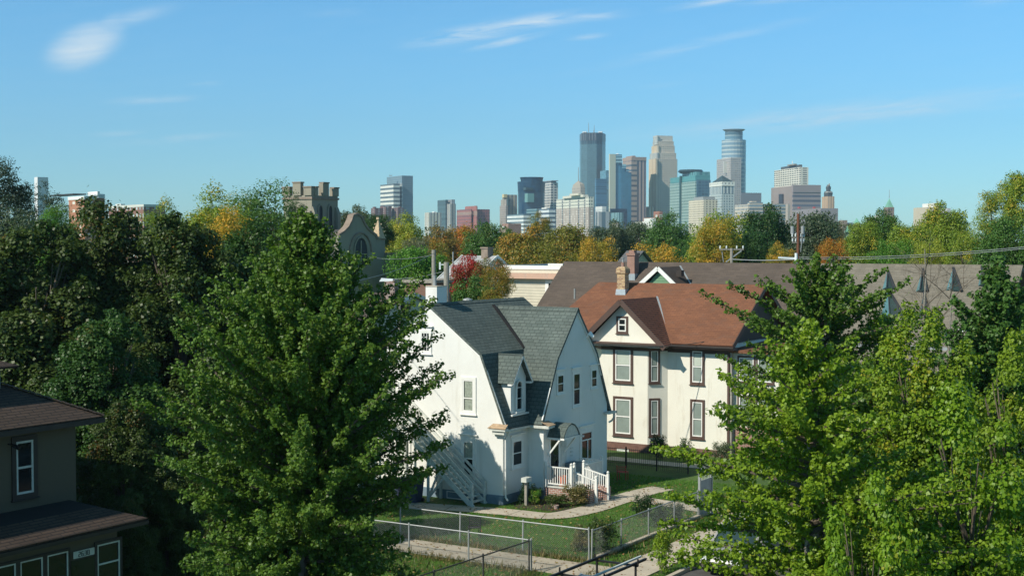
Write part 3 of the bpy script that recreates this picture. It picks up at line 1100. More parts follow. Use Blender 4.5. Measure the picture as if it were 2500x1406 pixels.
# ---------------------------------------------------------------- long brown-roofed house and its flat-roofed side
lb = sthing('long_house', 'long house with a wide grey-brown shingle roof behind the cream house', 'house', -12, 46)
RS, RZ = 46.0, 10.38
t0, t1 = -23.2, -1.5
mb = MB().box(t0 + .4, 41, 0, t1 + .5, 51, 6.2)
mb.build('wall', M['siding'], lb)
mb = MB()
mb.slab([(t0, RS - 6.5, RZ - 5.2), (t1 + 1.2, RS - 6.5, RZ - 5.2), (t1, RS, RZ), (t0, RS, RZ)], .2)
mb.slab([(t0, RS + 6.5, RZ - 5.2), (t1 + 1.2, RS + 6.5, RZ - 5.2), (t1, RS, RZ), (t0, RS, RZ)], .2)
rfl = mb.build('roof', M['grey_brown_shingle'], lb)
mb = MB().extr([(t0 + .02, RS - 6, RZ - 5.0), (t0 + .02, RS + 6, RZ - 5.0), (t0 + .02, RS, RZ - .2)], (.2, 0, 0))
mb.build('gable', M['siding'], lb)


def onroof(px, py, s_, z_=None):
    """(t, z) of a pixel in the vertical plane s = s_"""
    w = Wall((0, s_), (1, 0), (0, -1))
    return w.px(px, py)


# front dormer of the long roof: green gable, white boards
sd_ = RS - 4.0
a, z_ = onroof(1562, 695, sd_); b_, _ = onroof(1657, 695, sd_); m_, zt_ = onroof(1610, 652, sd_)
dg = MB().extr([(a + .3, sd_, z_ - .4), (b_ - .3, sd_, z_ - .4), (m_, sd_, zt_ - .25)], (0, 3.2, 0)).build('gable_dormer', M['green_siding'], lb)
mb = MB()
zr = zt_
back = RS - (RZ - zr) * 6.5 / 5.2
for e in (a, b_):
    mb.slab([(m_, sd_ - .3, zr), (e, sd_ - .3, z_), (e, RS - (RZ - z_) * 6.5 / 5.2 + .1, z_), (m_, back + .1, zr)], .1)
mb.build('dormer_roof', plain('dark_shingle', (.075, .055, .045), .9, .2), dg)
mb = MB()
for e in (a, b_):
    mb.bar((m_, sd_ - .33, zr - .08), (e, sd_ - .33, z_ - .12), .06, .30)
mb.build('rake_board', M['white_paint'], dg)
mb = MB().bar((m_ + .02, back, zr + .05), (b_ + .1, RS - (RZ - z_) * 6.5 / 5.2, z_ + .05), .12, .04)
mb.build('flashing', M['lead'], dg)
MB().box(m_ + .9, sd_ + 1.1, zr - .7, m_ + 1.3, sd_ + 1.6, zr - .25).build('roof_vent', M['dark_trim'], dg)
# red brick chimney
a, zb = onroof(1531, 672, RS - 1.7); b_, _ = onroof(1549, 672, RS - 1.7); _, zt_ = onroof(1540, 616, RS - 1.7)
cb = MB().box(a, RS - 1.7, zb - .8, b_, RS - .95, zt_ - .25).box(a - .07, RS - 1.77, zt_ - .25, b_ + .07, RS - .88, zt_ - .05)
cb.box(a + .1, RS - 1.6, zt_ - .05, b_ - .1, RS - 1.1, zt_ + .16)
cb = cb.build('chimney', M['brick'], lb)
MB().box(a - .06, RS - 1.76, zb - 1.0, b_ + .06, RS - .9, zb + .12).build('flashing', M['lead'], cb)
a, zb = onroof(1403, 714, RS - 4.6)
MB().tube((a, RS - 4.6, zb - .5), (a, RS - 4.6, zb + .3), .07, n=8).build('vent_pipe', M['steel'], lb)

# beige clapboard block at the left end
bb = sthing('beige_block', 'flat-roofed beige clapboard building with a pinkish band left of the long brown roof', 'building', -26, 48)
sB = 45.6
wq = Wall((0, sB), (1, 0), (0, -1))
a, ztop = wq.px(1224, 648); _, zb1 = wq.px(1240, 668); _, zb2 = wq.px(1240, 674)
a2, _ = wq.px(1372, 648)
mb = MB().box(a, sB, 0, a2, sB + 9, ztop - .3)
mb.build('wall', M['siding'], bb)
mb = MB()
mb.box(a - .05, sB - .05, ztop - .30, a2 + .1, sB + .08, ztop + .02)
MB().box(a - .05, sB - .05, 0, a + .45, sB + .2, ztop - .31).build('corner_board', M['white_paint'], bb)
mb.box(a - .05, sB + .08, ztop - .30, a + .1, sB + 9.0, ztop + .02)
mb.box(a2 - 1.3, sB - .06, ztop + .02, a2 + .1, sB + .1, ztop + .2)
MB().box(a + .1, sB + .08, ztop - .3, a2, sB + 9, ztop - .12).build('roof', M['tar'], bb)
mb.build('trim', M['white_paint'], bb)
mb = MB().box(a - .55, sB - .5, zb2 - .18, a2 + .4, sB + .3, zb1 + .05)
mb.build('band', M['pink_band'], bb)
window(bb, wq, pxrect(wq, 1338, 690, 1350, 712), 'white_paint', 'white_paint', .25, .06, None, 0)
# parapet behind the ridge, white
wv_ = Wall((0, 49.0), (1, 0), (0, -1))
pa, pz = wv_.px(1505, 640)
pb, _ = wv_.px(1583, 640)
mb = MB().box(pa, 49.0, 6, pb, 49.3, pz)
mb.build('parapet', M['white_paint'], lb)

# grey hall with a saw-tooth of tall triangular windows
gh_ = sthing('grey_hall', 'grey-brown roofed hall with a row of tall triangular teal dormers at the right', 'hall', 6, 46)
q0, q1 = -1.35, 13.0
mb = MB().box(q0 + .6, 40, 0, q1, 52, 5.0)
mb.build('wall', plain('hall_wall', (.30, .33, .34), .8), gh_)
mb = MB()
mb.slab([(q0 + .05, RS - 7.5, RZ - 7.0), (q1, RS - 7.5, RZ - 7.0), (q1, RS, RZ + .02), (q0 + .05, RS, RZ + .02)], .2)
mb.slab([(q0 + .05, RS + 7.5, RZ - 7.0), (q1, RS + 7.5, RZ - 7.0), (q1, RS, RZ + .02), (q0 + .05, RS, RZ + .02)], .2)
mb.build('roof', M['grey_shingle'], gh_)
TS = plain('teal_panel', (.09, .20, .22), .35, .2, 1)
TD = plain('teal_panel_dark', (.04, .07, .068), .5, .2, 1)  # darker copy of the teal: shade of the right facet put into colour


def tooth(ax, ay, bx_, by_, cx_, cy_, k):
    """sharp prow-shaped window standing out of the slope; corners lie on the roof"""
    def onslope(px, py):
        r = ray(px, py)
        n = (-U * (7.0 / 7.5) + Vector((0, 0, 1))).normalized()
        p0 = W(0, RS, RZ + .05)
        q = CAM + r * ((p0 - CAM).dot(n) / r.dot(n))
        t_, s_ = st(q)
        return Vector((t_, s_, q.z))
    top, l, r_ = onslope(ax, ay), onslope(bx_, by_), onslope(cx_, cy_)
    mid = l.lerp(r_, .42) + Vector((.05, -.28, .18))
    m = MB().face(top, l, mid).face(l, mid, r_)
    d = m.build('triangular_window', TS, gh_)
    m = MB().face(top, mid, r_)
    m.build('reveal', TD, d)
    m = MB().bar(top, r_ + Vector((.06, -.1, .05)), .16, .10).bar(top, mid + Vector((0, -.03, .03)), .07, .07)
    m.build('dormer_edge', M['slate'], d)


tooth(2013, 660, 2008, 682, 2032, 686, 0)
tooth(2167, 660, 2154, 706, 2183, 706, .2)
tooth(2168, 705, 2150, 775, 2205, 770, 3.4)
tooth(2253, 656, 2236, 712, 2262, 712, 0)
tooth(2256, 712, 2242, 778, 2262, 778, 3.4)
tooth(2327, 653, 2310, 708, 2346, 712, 0)
tooth(2397, 650, 2388, 698, 2406, 698, 0)

# ---------------------------------------------------------------- dim house at the lower left
lh = sthing('brown_house', 'shaded tan house with brown shingled eaves and an enclosed porch at the lower left', 'house', -6, -28)
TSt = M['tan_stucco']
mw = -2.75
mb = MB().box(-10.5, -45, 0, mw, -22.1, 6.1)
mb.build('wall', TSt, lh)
ez = 6.22
mb = MB()
e1, e2, far = -2.1, -21.45, -11.2
pk = (e1 + far) / 2
hh_ = (e1 - pk) * .5
rc = [(pk, e2 - (e1 - pk), ez + hh_), (pk, -45, ez + hh_)]
mb.slab([(e1, e2, ez), (e1, -46, ez), rc[1], rc[0]], .08)
mb.slab([(far, e2, ez), (far, -46, ez), rc[1], rc[0]], .08)
mb.slab([(e1, e2, ez), (far, e2, ez), rc[0]], .08)
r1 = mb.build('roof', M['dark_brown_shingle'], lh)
mb = MB().box(e1 - .55, -46, ez - .22, e1 + .02, e2 + .02, ez - .06).box(far, e2 - .55, ez - .22, e1 - .56, e2 + .02, ez - .06)
mb.build('eave', M['dark_trim'], lh)
mb = MB()
for i in range(24):
    k0, k1 = i / 24, (i + .97) / 24
    c0 = Vector((e1, e2, ez + .02)); c1 = Vector((pk, e2 - (e1 - pk), ez + hh_ + .02))
    mb.bar(c0.lerp(c1, k0), c0.lerp(c1, k1) + Vector((0, 0, .02)), .2, .025)
mb.build('hip_cap', M['dark_brown_shingle'], r1)
# dormer at the left edge
wt_ = Wall((-4.2, 0), (0, 1), (1, 0))
sA, _ = wt_.px(-5, 980)
mb = MB().box(-6.0, sA - 3, 6.6, -4.2, sA, 8.05)
dd = mb.build('dormer', TSt, lh)
mb = MB()
mb.slab([(-3.7, sA + .45, 7.98), (-3.7, sA - 3.5, 7.98), (-5.1, sA - 1.6, 8.7), (-5.1, sA - 1.5, 8.7)], .08)
mb.slab([(-3.7, sA + .45, 7.98), (-6.5, sA + .45, 7.98), (-5.1, sA - 1.5, 8.7)], .08)
mb.build('dormer_roof', M['dark_brown_shingle'], dd)
MB().box(-4.3, sA - .12, 6.6, -4.15, sA + .05, 7.95).build('trim', M['old_white'], dd)
wv = Wall((mw, 0), (0, 1), (1, 0))
window(lh, wv, pxrect(wv, 38, 1075, 80, 1204), 'dark_trim', 'old_white', .16, .07, None, .5)
mb = MB()
a, z_ = wv.px(20, 1084)
mb.tube(wv.P(a, z_, 0), wv.P(a, z_, .22), .025).tube(wv.P(a, z_ - .02, .2), wv.P(a + .1, z_ - .1, .42), .05, .09, 8)
mb.build('wall_lamp', M['black_metal'], lh)
# flat roofed porch with a shingled skirt
pt = -.75
po = MB().box(mw + .02, -45, 0, pt - .02, -22.15, 2.95)
po = po.build('porch', TSt, lh)
oe, oi, os_ = -.25, -1.35, -21.3
mb = MB()
mb.slab([(oe, os_, 2.98), (oe, -46, 2.98), (oi, -46, 3.42), (oi, os_ - 1.1, 3.42)], .07)
mb.slab([(oe, os_, 2.98), (mw + .03, os_, 2.98), (mw + .03, os_ - 1.1, 3.42), (oi, os_ - 1.1, 3.42)], .07)
mb.build('porch_eave', M['dark_brown_shingle'], po)
mb = MB()
mb.slab([(oi, os_ - 1.1, 3.42), (mw + .02, os_ - 1.1, 3.50), (mw + .02, -46, 3.50), (oi, -46, 3.42)], .06)
mb.build('porch_roof', M['tar'], po)  # black stands in for the shadow the house casts on this roof
mb = MB().box(oe - .5, -46, 2.78, oe + .02, os_ + .02, 2.9).box(mw, os_ - .5, 2.78, oe - .52, os_ + .02, 2.9)
mb.build('fascia', M['dark_trim'], po)
wx = Wall((pt, 0), (0, 1), (1, 0))
window(po, wx, pxrect(wx, 236, 1323, 291, 1450), 'dark_trim', 'old_white', .1, .05, None, .62)
for x0, x1, y in ((114, 165, 1347), (48, 103, 1362), (-14, 37, 1377)):
    window(po, wx, pxrect(wx, x0, y + 2, x1, y + 125), 'dark_trim', 'old_white', .08, .045, None, .3)
a0_, a1_, z0_, z1_ = pxrect(wx, 172, 1364, 230, 1480)
mb = MB(); wx.box(mb, a0_, a1_, max(.3, z0_), z1_ + .02, .002, .04)
dk = mb.build('door', M['glass'], po)
a0_, a1_, _, zt_ = pxrect(wx, 173, 1341, 229, 1358)
_, zm_ = wx.px(201, 1349)
mb = MB(); wx.box(mb, a0_ + .05, a1_ - .03, zm_ - .11, zm_ + .11, .045, .07)
sg_ = mb.build('number_board', M['old_white'], dk)


def digits(word, w, a, z, h, out, mat, parent, name='house_number', thick=.022):
    """seven-stroke digits standing on a wall"""
    seg = {'2': 'ABGED', '6': 'AFGEDC', '3': 'ABGCD', '0': 'ABCDEF', '1': 'BC', '7': 'ABC'}
    mb = MB()
    wd = h * .5
    for i, ch in enumerate(word):
        x = a + i * h * .85
        co_ = {'A': ((x, z + h), (x + wd, z + h)), 'B': ((x + wd, z + h), (x + wd, z + h / 2)), 'C': ((x + wd, z + h / 2), (x + wd, z)), 'D': ((x, z), (x + wd, z)),
               'E': ((x, z), (x, z + h / 2)), 'F': ((x, z + h / 2), (x, z + h)), 'G': ((x, z + h / 2), (x + wd, z + h / 2))}
        for s in seg[ch]:
            p, q = co_[s]
            mb.bar(w.P(p[0], p[1], out), w.P(q[0], q[1], out), thick, .012)
    return mb.build(name, mat, parent)


digits('2630', wx, a0_ + .24, zm_ - .07, .14, .078, M['black_metal'], sg_)

# ---------------------------------------------------------------- chain-link fences
def chain_fence(name, label, pts, h=1.2, group='chain-link fences in the yard', mesh_r=.0024, cell=.085, rail='steel', posts=None, bottom=False):
    """pts: (t, s) corners; posts are given as distances along the run"""
    root = sthing(name, label, 'fence', *pts[0], group)
    rl, net = MB(), MB()
    for k in range(len(pts) - 1):
        a, b_ = Vector((*pts[k], 0)), Vector((*pts[k + 1], 0))
        d = (b_ - a); L = d.length; d.normalize()
        up = Vector((0, 0, 1))
        rl.tube(a + up * h, b_ + up * h, .024, n=6)
        if bottom:
            rl.tube(a + up * .08, b_ + up * .08, .008, n=4)
        n = max(1, round(L / 2.6))
        for i in range(0 if k == 0 else 1, n + 1):
            p = a + d * (L * i / n)
            lean = Vector((random.uniform(-.02, .02), random.uniform(-.02, .02), 0))
            q = MB().tube(p, p + lean + up * (h + .04), .032, n=8)
            q.lathe(p + lean + up * (h + .04), [(.036, -.02), (.036, .02), (0, .05)], 8)
            q.build('fence_post', M[rail], root)
        m = int((L + h) / cell)
        for i in range(m):
            x = i * cell
            for sg in (1, -1):
                x0, x1 = (x - h, x) if sg > 0 else (x, x - h)
                z0, z1 = 0.04, h - .01
                xa, za, xb, zb = x0, z0, x1, z1
                if xa > xb:
                    xa, za, xb, zb = xb, zb, xa, za
                if xb <= 0 or xa >= L:
                    continue
                if xa < 0:
                    za += (zb - za) * (0 - xa) / (xb - xa); xa = 0
                if xb > L:
                    zb = za + (zb - za) * (L - xa) / (xb - xa); xb = L
                p, q = a + d * xa + up * za, a + d * xb + up * zb
                net.tube(p, q, mesh_r, n=3, cap=False)
    rl.build('top_rail', M[rail], root)
    net.build('wire_mesh', M['steel'], root)
    return root


random.seed(5)
fA0, fA1 = stg(970, 1310), stg(1446, 1366)
fA2, fA3 = stg(1602, 1319), stg(1678, 1262)
chain_fence('chain_link_fence', 'chain-link fence between the lawn and the paved strip, running to the bent corner post',
            [(fA0[0], -7.9), (8.75, -7.75)], 1.2)
chain_fence('chain_link_fence', 'chain-link fence on the low kerb from the bent post towards the grey gate', [(8.83, -7.7), (8.83, 1.9)], 1.15)
chain_fence('chain_link_fence', 'front chain-link fence along the near edge of the paved strip', [(-.4, -10.45), (7.75, -10.3)], 1.15, bottom=True)
chain_fence('chain_link_fence', 'dark-railed chain-link fence coming forward at the bottom of the photo', [(7.75, -10.45), (7.4, -19.0)], 1.15, rail='dark_wire')
# gate by the street
gt = sthing('garden_gate', 'grey metal garden gate between the lawn and the street pavement', 'gate', 8.83, 2.2)
mb = MB()
for p in ((8.83, 2.05), (8.83, 3.3)):
    mb.box(p[0] - .05, p[1] - .05, 0, p[0] + .05, p[1] + .05, 2.0)
mb.box(8.79, 2.05, 1.9, 8.87, 3.3, 2.0).box(8.79, 2.05, .95, 8.87, 3.3, 1.03)
mb.build('gate_frame', M['steel'], gt)
mb = MB().box(8.81, 2.1, .1, 8.85, 3.25, 1.6)
mb.build('gate_panel', plain('gate_grey', (.33, .35, .36), .6), gt)
mb = MB()
for i in range(9):
    s = 2.1 + i * .15
    mb.tube((8.83, s, 1.6), (8.83, s, 2.25), .012, .004, 5)
mb.build('picket', M['old_white'], gt)

# black rail fence in front of the cream house
bf = sthing('metal_fence', 'low black metal fence on the shaded grass before the cream house', 'fence', 1.0, 12)
mb = MB()
fp = [(-3.6, 12.2), (3.6, 12.2)]
for z in (.25, 1.0):
    mb.bar((fp[0][0], fp[0][1], z), (fp[1][0], fp[1][1], z), .03)
for i in range(60):
    x = -3.6 + 7.2 * i / 59
    mb.bar((x, 12.2, .05), (x, 12.2, 1.06), .014)
mb.build('rail', M['black_metal'], bf)
for i in range(5):
    MB().box(-3.6 + 1.8 * i - .03, 12.17, 0, -3.6 + 1.8 * i + .03, 12.23, 1.15).build('fence_post', M['black_metal'], bf)


# chairs
def chair(name, label, t, s, rz, mat, slats=6, h=.95):
    p = W(t, s)
    root = thing(name, label, 'chair', p, rz)
    mb = MB()
    for i in range(slats):
        z = .5 + i * (h - .5) / slats
        mb.box(-.22, .2 + i * .012, z, .22, .225 + i * .012, z + .035)
    mb.bar((-.23, .19, .42), (-.23, .28, h), .03).bar((.23, .19, .42), (.23, .28, h), .03)
    mb.build('backrest', mat, root)
    mb = MB()
    for i in range(5):
        mb.box(-.24, -.24 + i * .095, .42, .24, -.17 + i * .095, .445)
    mb.build('seat', mat, root)
    for x in (-.22, .22):
        for y in (-.22, .2):
            MB().bar((x, y, 0), (x, y, .43), .03).build('leg', mat, root)
    return root


ct = stg(1158, 1312)
chair('garden_chair', 'dark slatted metal chair alone on the lawn behind the wire fence', ct[0], max(ct[1], -7.3), R(-170), M['black_metal'])
ct = stg(1520, 1172)
chair('garden_chair', 'small red chair in the shade beside the brick porch', ct[0], ct[1], R(160), M['red'], 3, .8)
for i, (px, py, lab) in enumerate(((1012, 1226, 'dark blue bin under the outside stair of the white house'), (985, 1222, 'dark blue bin at the left, furthest under the outside stair'))):
    p = ground(px, py)
    rt = thing('wheeled_bin', lab, 'bin', p, R(-30 + 8 * i), 'bins under the stair')
    mb = MB(); mb.hexa([(-.24, -.27, .05), (.24, -.27, .05), (.24, .27, .05), (-.24, .27, .05)], [(-.3, -.33, .95), (.3, -.33, .95), (.3, .33, .95), (-.3, .33, .95)])
    mb.build('body', M['blue_plastic'], rt)
    MB().hexa([(-.33, -.38, .95), (.33, -.38, .95), (.33, .36, .95), (-.33, .36, .95)], [(-.28, -.3, 1.03), (.28, -.3, 1.03), (.28, .36, 1.06), (-.28, .36, 1.06)]).build('lid', M['blue_plastic'], rt)
    for x in (-.27, .27):
        MB().tube((x - .03, .3, .1), (x + .03, .3, .1), .1, n=10).build('wheel', M['rubber'], rt)
# porch things
rt = sthing('orange_tub', 'orange tub behind the white porch railing', 'tub', 1.55, 2.75)
MB().lathe((1.55, 2.75, .63), [(.0, 0), (.15, 0), (.21, .42), (.22, .44), (.18, .44), (.13, .05)], 14).build('tub', M['orange'], rt)
rt = sthing('grey_grill', 'dark grey covered box beside the front door on the porch', 'box', 1.1, 4.35)
MB().box(.92, 4.1, 1.0, 1.4, 4.9, 1.45).build('body', plain('grill_grey', (.12, .17, .20), .6), rt)
for q in ((.96, 4.14), (1.36, 4.14), (.96, 4.86), (1.36, 4.86)):
    MB().box(q[0] - .025, q[1] - .025, .63, q[0] + .025, q[1] + .025, 1.0).build('leg', M['black_metal'], rt)


# ---------------------------------------------------------------- vehicles
def paint(name, col, rough=.34, metal=.1):
    m, t, b = newmat(name)
    n = noise(t, 2, 4)
    lk(t, ramp(t, n, sc3(col, .93), sc3(col, 1.05)), b.inputs['Base Color'])
    b.inputs['Roughness'].default_value = rough
    b.inputs['Metallic'].default_value = metal
    b.inputs['Coat Weight'].default_value = .25
    return m


def vehicle(name, label, cat, t, s, mat, style='suv', flip=False, group='vehicles parked along the kerb'):
    root = thing(name, label, cat, W(t, s, .008), -AZ + (math.pi if flip else 0), group)
    H = dict(suv=1.72, sedan=1.45, pickup=1.80, van=1.95)[style]
    hw = .92
    L = dict(suv=4.6, sedan=4.7, pickup=5.4, van=4.9)[style]
    hl = L / 2
    bl = dict(suv=1.02, sedan=.92, pickup=1.08, van=1.05)[style]   # belt line
    # lower body cross sections along y (front at +y): (y, z bottom, z top, half width)
    secs = [(-hl, .42, bl - .22, hw - .16), (-hl + .10, .28, bl - .04, hw - .05), (-hl + .7, .22, bl, hw), (0, .20, bl, hw), (hl - 1.35, .22, bl - .02, hw), (hl - .9, .24, bl - .08, hw - .01), (hl - .3, .28, bl - .20, hw - .08), (hl - .05, .34, bl - .34, hw - .16), (hl, .40, bl - .45, hw - .24)]
    mb = MB()

    def ring(y, zb, zt, w):
        return [(-w + .10, y, zb), (-w, y, zb + .12), (-w - .0, y, (zb + zt) / 2 + .05), (-w + .03, y, zt - .06), (-w + .12, y, zt), (w - .12, y, zt), (w - .03, y, zt - .06), (w, y, (zb + zt) / 2 + .05), (w, y, zb + .12), (w - .10, y, zb)]
    rs_ = [ring(*q) for q in secs]
    for a, b_ in zip(rs_[:-1], rs_[1:]):
        for i in range(10):
            j = (i + 1) % 10
            mb.face(a[i], a[j], b_[j], b_[i])
    mb.face(*rs_[0]); mb.face(*rs_[-1][::-1])
    body = mb.build('body', mat, root, smooth=False)
    c0, c1, r0, r1 = dict(suv=(-hl + .12, hl - 1.35, -hl + .45, hl - 2.15), sedan=(-hl + .75, hl - 1.30, -hl + 1.45, hl - 2.15),
                          pickup=(-.75, hl - 1.45, -.55, hl - 2.2), van=(-hl + .1, hl - 1.0, -hl + .3, hl - 1.8))[style]
    tw = hw - .22
    lo = [(-hw + .08, c0, bl - .01), (hw - .08, c0, bl - .01), (hw - .08, c1, bl - .03), (-hw + .08, c1, bl - .03)]
    hi = [(-tw, r0, H - .06), (tw, r0, H - .06), (tw, r1, H - .06), (-tw, r1, H - .06)]
    mb = MB().hexa(lo, hi)
    mb.build('window', M['teal_glass'], root)
    mb = MB()
    hi2 = [(-tw + .1, r0 + .12, H), (tw - .1, r0 + .12, H), (tw - .1, r1 - .14, H), (-tw + .1, r1 - .14, H)]
    hi3 = [(-tw - .01, r0 - .02, H - .07), (tw + .01, r0 - .02, H - .07), (tw + .01, r1 + .02, H - .07), (-tw - .01, r1 + .02, H - .07)]
    mb.hexa(hi3, hi2)
    ex = Vector((0, 0, 0))
    for i in range(4):
        mb.bar(lo[i], hi[i], .09)
    for k in ((.42, .72) if style in ('suv', 'van') else (.5,)):
        for sg in (0, 1):
            a = Vector(lo[0 if sg == 0 else 1]).lerp(Vector(lo[3 if sg == 0 else 2]), k)
            b_ = Vector(hi[0 if sg == 0 else 1]).lerp(Vector(hi[3 if sg == 0 else 2]), k)
            mb.bar(a, b_, .075)
    mb.build('roof', mat, root)
    for sx in (-1, 1):
        for y in (-hl + .9, hl - .9):
            w = MB().lathe((0, 0, 0), [(.0, -.1), (.30, -.11), (.33, -.08), (.33, .08), (.30, .11), (0, .1)], 18)
            w.v = [(sx * (hw - .06) + p[2], y + p[0], .33 + p[1]) for p in w.v]
            wo = w.build('wheel', M['rubber'], root)
            w = MB().lathe((0, 0, 0), [(.0, .0), (.08, .015), (.19, .0), (.20, .02)], 14)
            w.v = [(sx * (hw - .06 + .105 + p[2]), y + p[0], .33 + p[1]) for p in w.v]
            w.build('rim', M['steel'], wo)
            w = MB()
            for i in range(10):
                a0, a1 = math.pi * i / 10, math.pi * (i + 1) / 10
                for rr0, rr1 in ((.36, .41),):
                    w.face(*[(sx * (hw + .012), y + r * math.cos(a), .33 + r * math.sin(a)) for r, a in ((rr0, a0), (rr1, a0), (rr1, a1), (rr0, a1))])
            w.build('wheel_arch', M['black_metal'], body)
        MB().box(sx * (hw - .32) - .16, hl - .10, .56, sx * (hw - .32) + .16, hl + .0, .72).build('headlight', M['lampglass'], root)
        MB().box(sx * (hw - .17) - .08, -hl - .02, .62, sx * (hw - .17) + .08, -hl + .06, .86).build('taillight', M['red'], root)
        MB().box(sx * (hw + .09) - .09, c1 - .35, bl - .02, sx * (hw + .09) + .09, c1 - .22, bl + .14).build('mirror', mat, root)
        MB().box(sx * (hw + .004) - .006, -.9, .55, sx * (hw + .004) + .006, .9, .61).build('side_strip', M['dark_wire'], root)
    MB().box(-hw + .22, -hl - .05, .36, hw - .22, -hl + .05, .55).build('bumper', M['dark_wire'], root)
    MB().box(-hw + .3, hl - .06, .38, hw - .3, hl + .03, .54).build('bumper', M['dark_wire'], root)
    return root


vehicle('parked_suv', 'silver-beige estate car with dark windows under the right tree, nearest after the truck', 'car', 14.0, -5.4, paint('beige_paint', (.34, .34, .33)), 'suv', True)
vehicle('parked_car', 'pale blue-white saloon parked next up the street from the silver-beige car', 'car', 13.9, .6, paint('pale_blue_paint', (.46, .55, .62)), 'sedan')
vehicle('parked_van', 'white van parked third along the kerb, glimpsed through the tree', 'van', 13.9, 7.2, paint('white_car_paint', (.75, .77, .76), .3, .05), 'van')
vehicle('parked_car', 'dark teal car parked beyond the white van', 'car', 13.9, 13.6, paint('teal_paint', (.03, .12, .15)), 'sedan')
vehicle('parked_car', 'white car on the far side of the street behind the leaves', 'car', 20.6, 4.5, paint('white_car_paint', (.7, .72, .72), .3, .05), 'sedan', True)
vehicle('parked_car', 'grey car facing the camera on the right side of the street, behind the leaves', 'car', 20.6, -4.5, paint('grey_paint', (.25, .27, .29)), 'suv', True)
vehicle('parked_car', 'dark car at the bottom behind the dense ginkgo leaves', 'car', 20.6, -14.0, paint('dark_paint', (.05, .06, .075)), 'sedan', True)
trk = vehicle('pickup_truck', 'blue-grey pickup with a black ladder rack at the bottom of the photo', 'pickup', 13.75, -16.6, paint('blue_grey_paint', (.10, .16, .22)), 'pickup')
mb = MB()
for x in (-.68, .68):
    mb.bar((x, -2.4, 2.06), (x, 2.2, 2.06), .07, .07)
    for y in (-2.2, -.7, 1.5):
        mb.bar((x, y, 1.0 if y < 0 else 1.5), (x, y, 2.06), .055)
for y in (-2.2, -.7, 1.5):
    mb.bar((-.76, y, 1.99), (.76, y, 1.99), .06)
    for x in (-.76, .76):
        mb.bar((x, y, 1.98), (x, y, 2.2), .04)
mb.build('ladder_rack', M['black_metal'], trk)
MB().tube((.40, -2.5, 2.07), (.40, 2.4, 2.07), .04, n=8).build('pipe', M['lampglass'], trk)
mb = MB().box(-.74, -2.62, .7, .74, -.85, .74).box(-.86, -2.62, 1.02, -.72, -.82, 1.14).box(.72, -2.62, 1.02, .86, -.82, 1.14)
mb.build('bed_rail', M['black_metal'], trk)

# ---------------------------------------------------------------- poles, lamps, wires
def pole(name, label, px, ptop, D, r, mat, arms=(), group='utility poles', extra=None):
    root = thing(name, label, 'pole', at(px, D), 0, group)
    h = zat(ptop, D)
    MB().tube((0, 0, 0), (0, 0, h), r * 1.25, r, 10).build('pole', M[mat], root)
    k = D / F
    for (y, hw_, an) in arms:
        z = zat(y, D)
        a = MB().bar((-hw_ * k * math.cos(an), -hw_ * k * math.sin(an), z), (hw_ * k * math.cos(an), hw_ * k * math.sin(an), z), .10, .12)
        a = a.build('crossarm', M['grey_wood'], root)
        for q in (-1, -.45, .45, 1):
            MB().lathe((q * hw_ * .95 * k * math.cos(an), q * hw_ * .95 * k * math.sin(an), z + .05), [(.02, 0), (.07, .08), (.05, .16), (.09, .2), (0, .3)], 8).build('insulator', M['lampglass'], a)
    if extra:
        extra(root, k, h, D)
    return root


def ex1(root, k, h, D):
    for x, y in ((-14, 561), (11, 561)):
        MB().tube((x * k, 0, zat(y, D) - .35), (x * k, 0, zat(y, D) + .3), .16, n=10).build('transformer', M['steel'], root)
    mb = MB().bar((0, 0, zat(533, D)), (14 * k, 0, zat(524, D)), .07).bar((-18 * k, 0, zat(560, D)), (0, 0, zat(572, D)), .06).bar((12 * k, 0, zat(560, D)), (6 * k, 0, zat(615, D)), .06)
    mb.build('bracket', M['steel'], root)
    MB().tube((-5 * k, -.1, zat(660, D)), (-5 * k, -.1, zat(618, D)), .12, n=8).build('conduit', M['lampglass'], root)
    MB().bar((-48 * k, 0, zat(629, D)), (-6 * k, 0, zat(631, D)), .12, .16).build('cable_box', M['lampglass'], root)


pole('utility_pole', 'tall red-brown utility pole with crossarms and transformers in front of the dark green tree', 1948, 522, 118, .12, 'pole_brown', [(580, 16, .2), (592, 15, .2)], extra=ex1)


def ex2(root, k, h, D):
    mb = MB().bar((24 * k, 0, zat(612, D)), (-14 * k, 0, zat(640, D)), .10).bar((-20 * k, 0, zat(640, D)), (-24 * k, 0, zat(612, D)), .06)
    mb.build('brace', M['steel'], root)


pole('utility_pole', 'grey pole with a slanting brace just above the long roof, left of the brown pole', 1786, 606, 125, .13, 'grey_wood', [(609, 30, .1)], extra=ex2)
pole('utility_pole', 'thin grey pole rising left of the white roofed house, before the green tree', 1059, 610, 92, .14, 'grey_wood', [])


def ex3(root, k, h, D):
    mb = MB().bar((-16 * k, 0, zat(646, D)), (0, 0, zat(646, D)), .06).bar((-16 * k, 0, zat(640, D)), (-16 * k, 0, zat(658, D)), .1).bar((-10 * k, 0, zat(708, D)), (0, 0, zat(712, D)), .07)
    mb.build('bracket', M['lampglass'], root)


pole('utility_pole', 'shorter pale pole with a white bracket right above the white chimney', 1090, 640, 86, .17, 'grey_wood', [], extra=ex3)
pole('utility_pole', 'very thin mast beside the light grey roof', 1106, 615, 110, .05, 'steel', [])


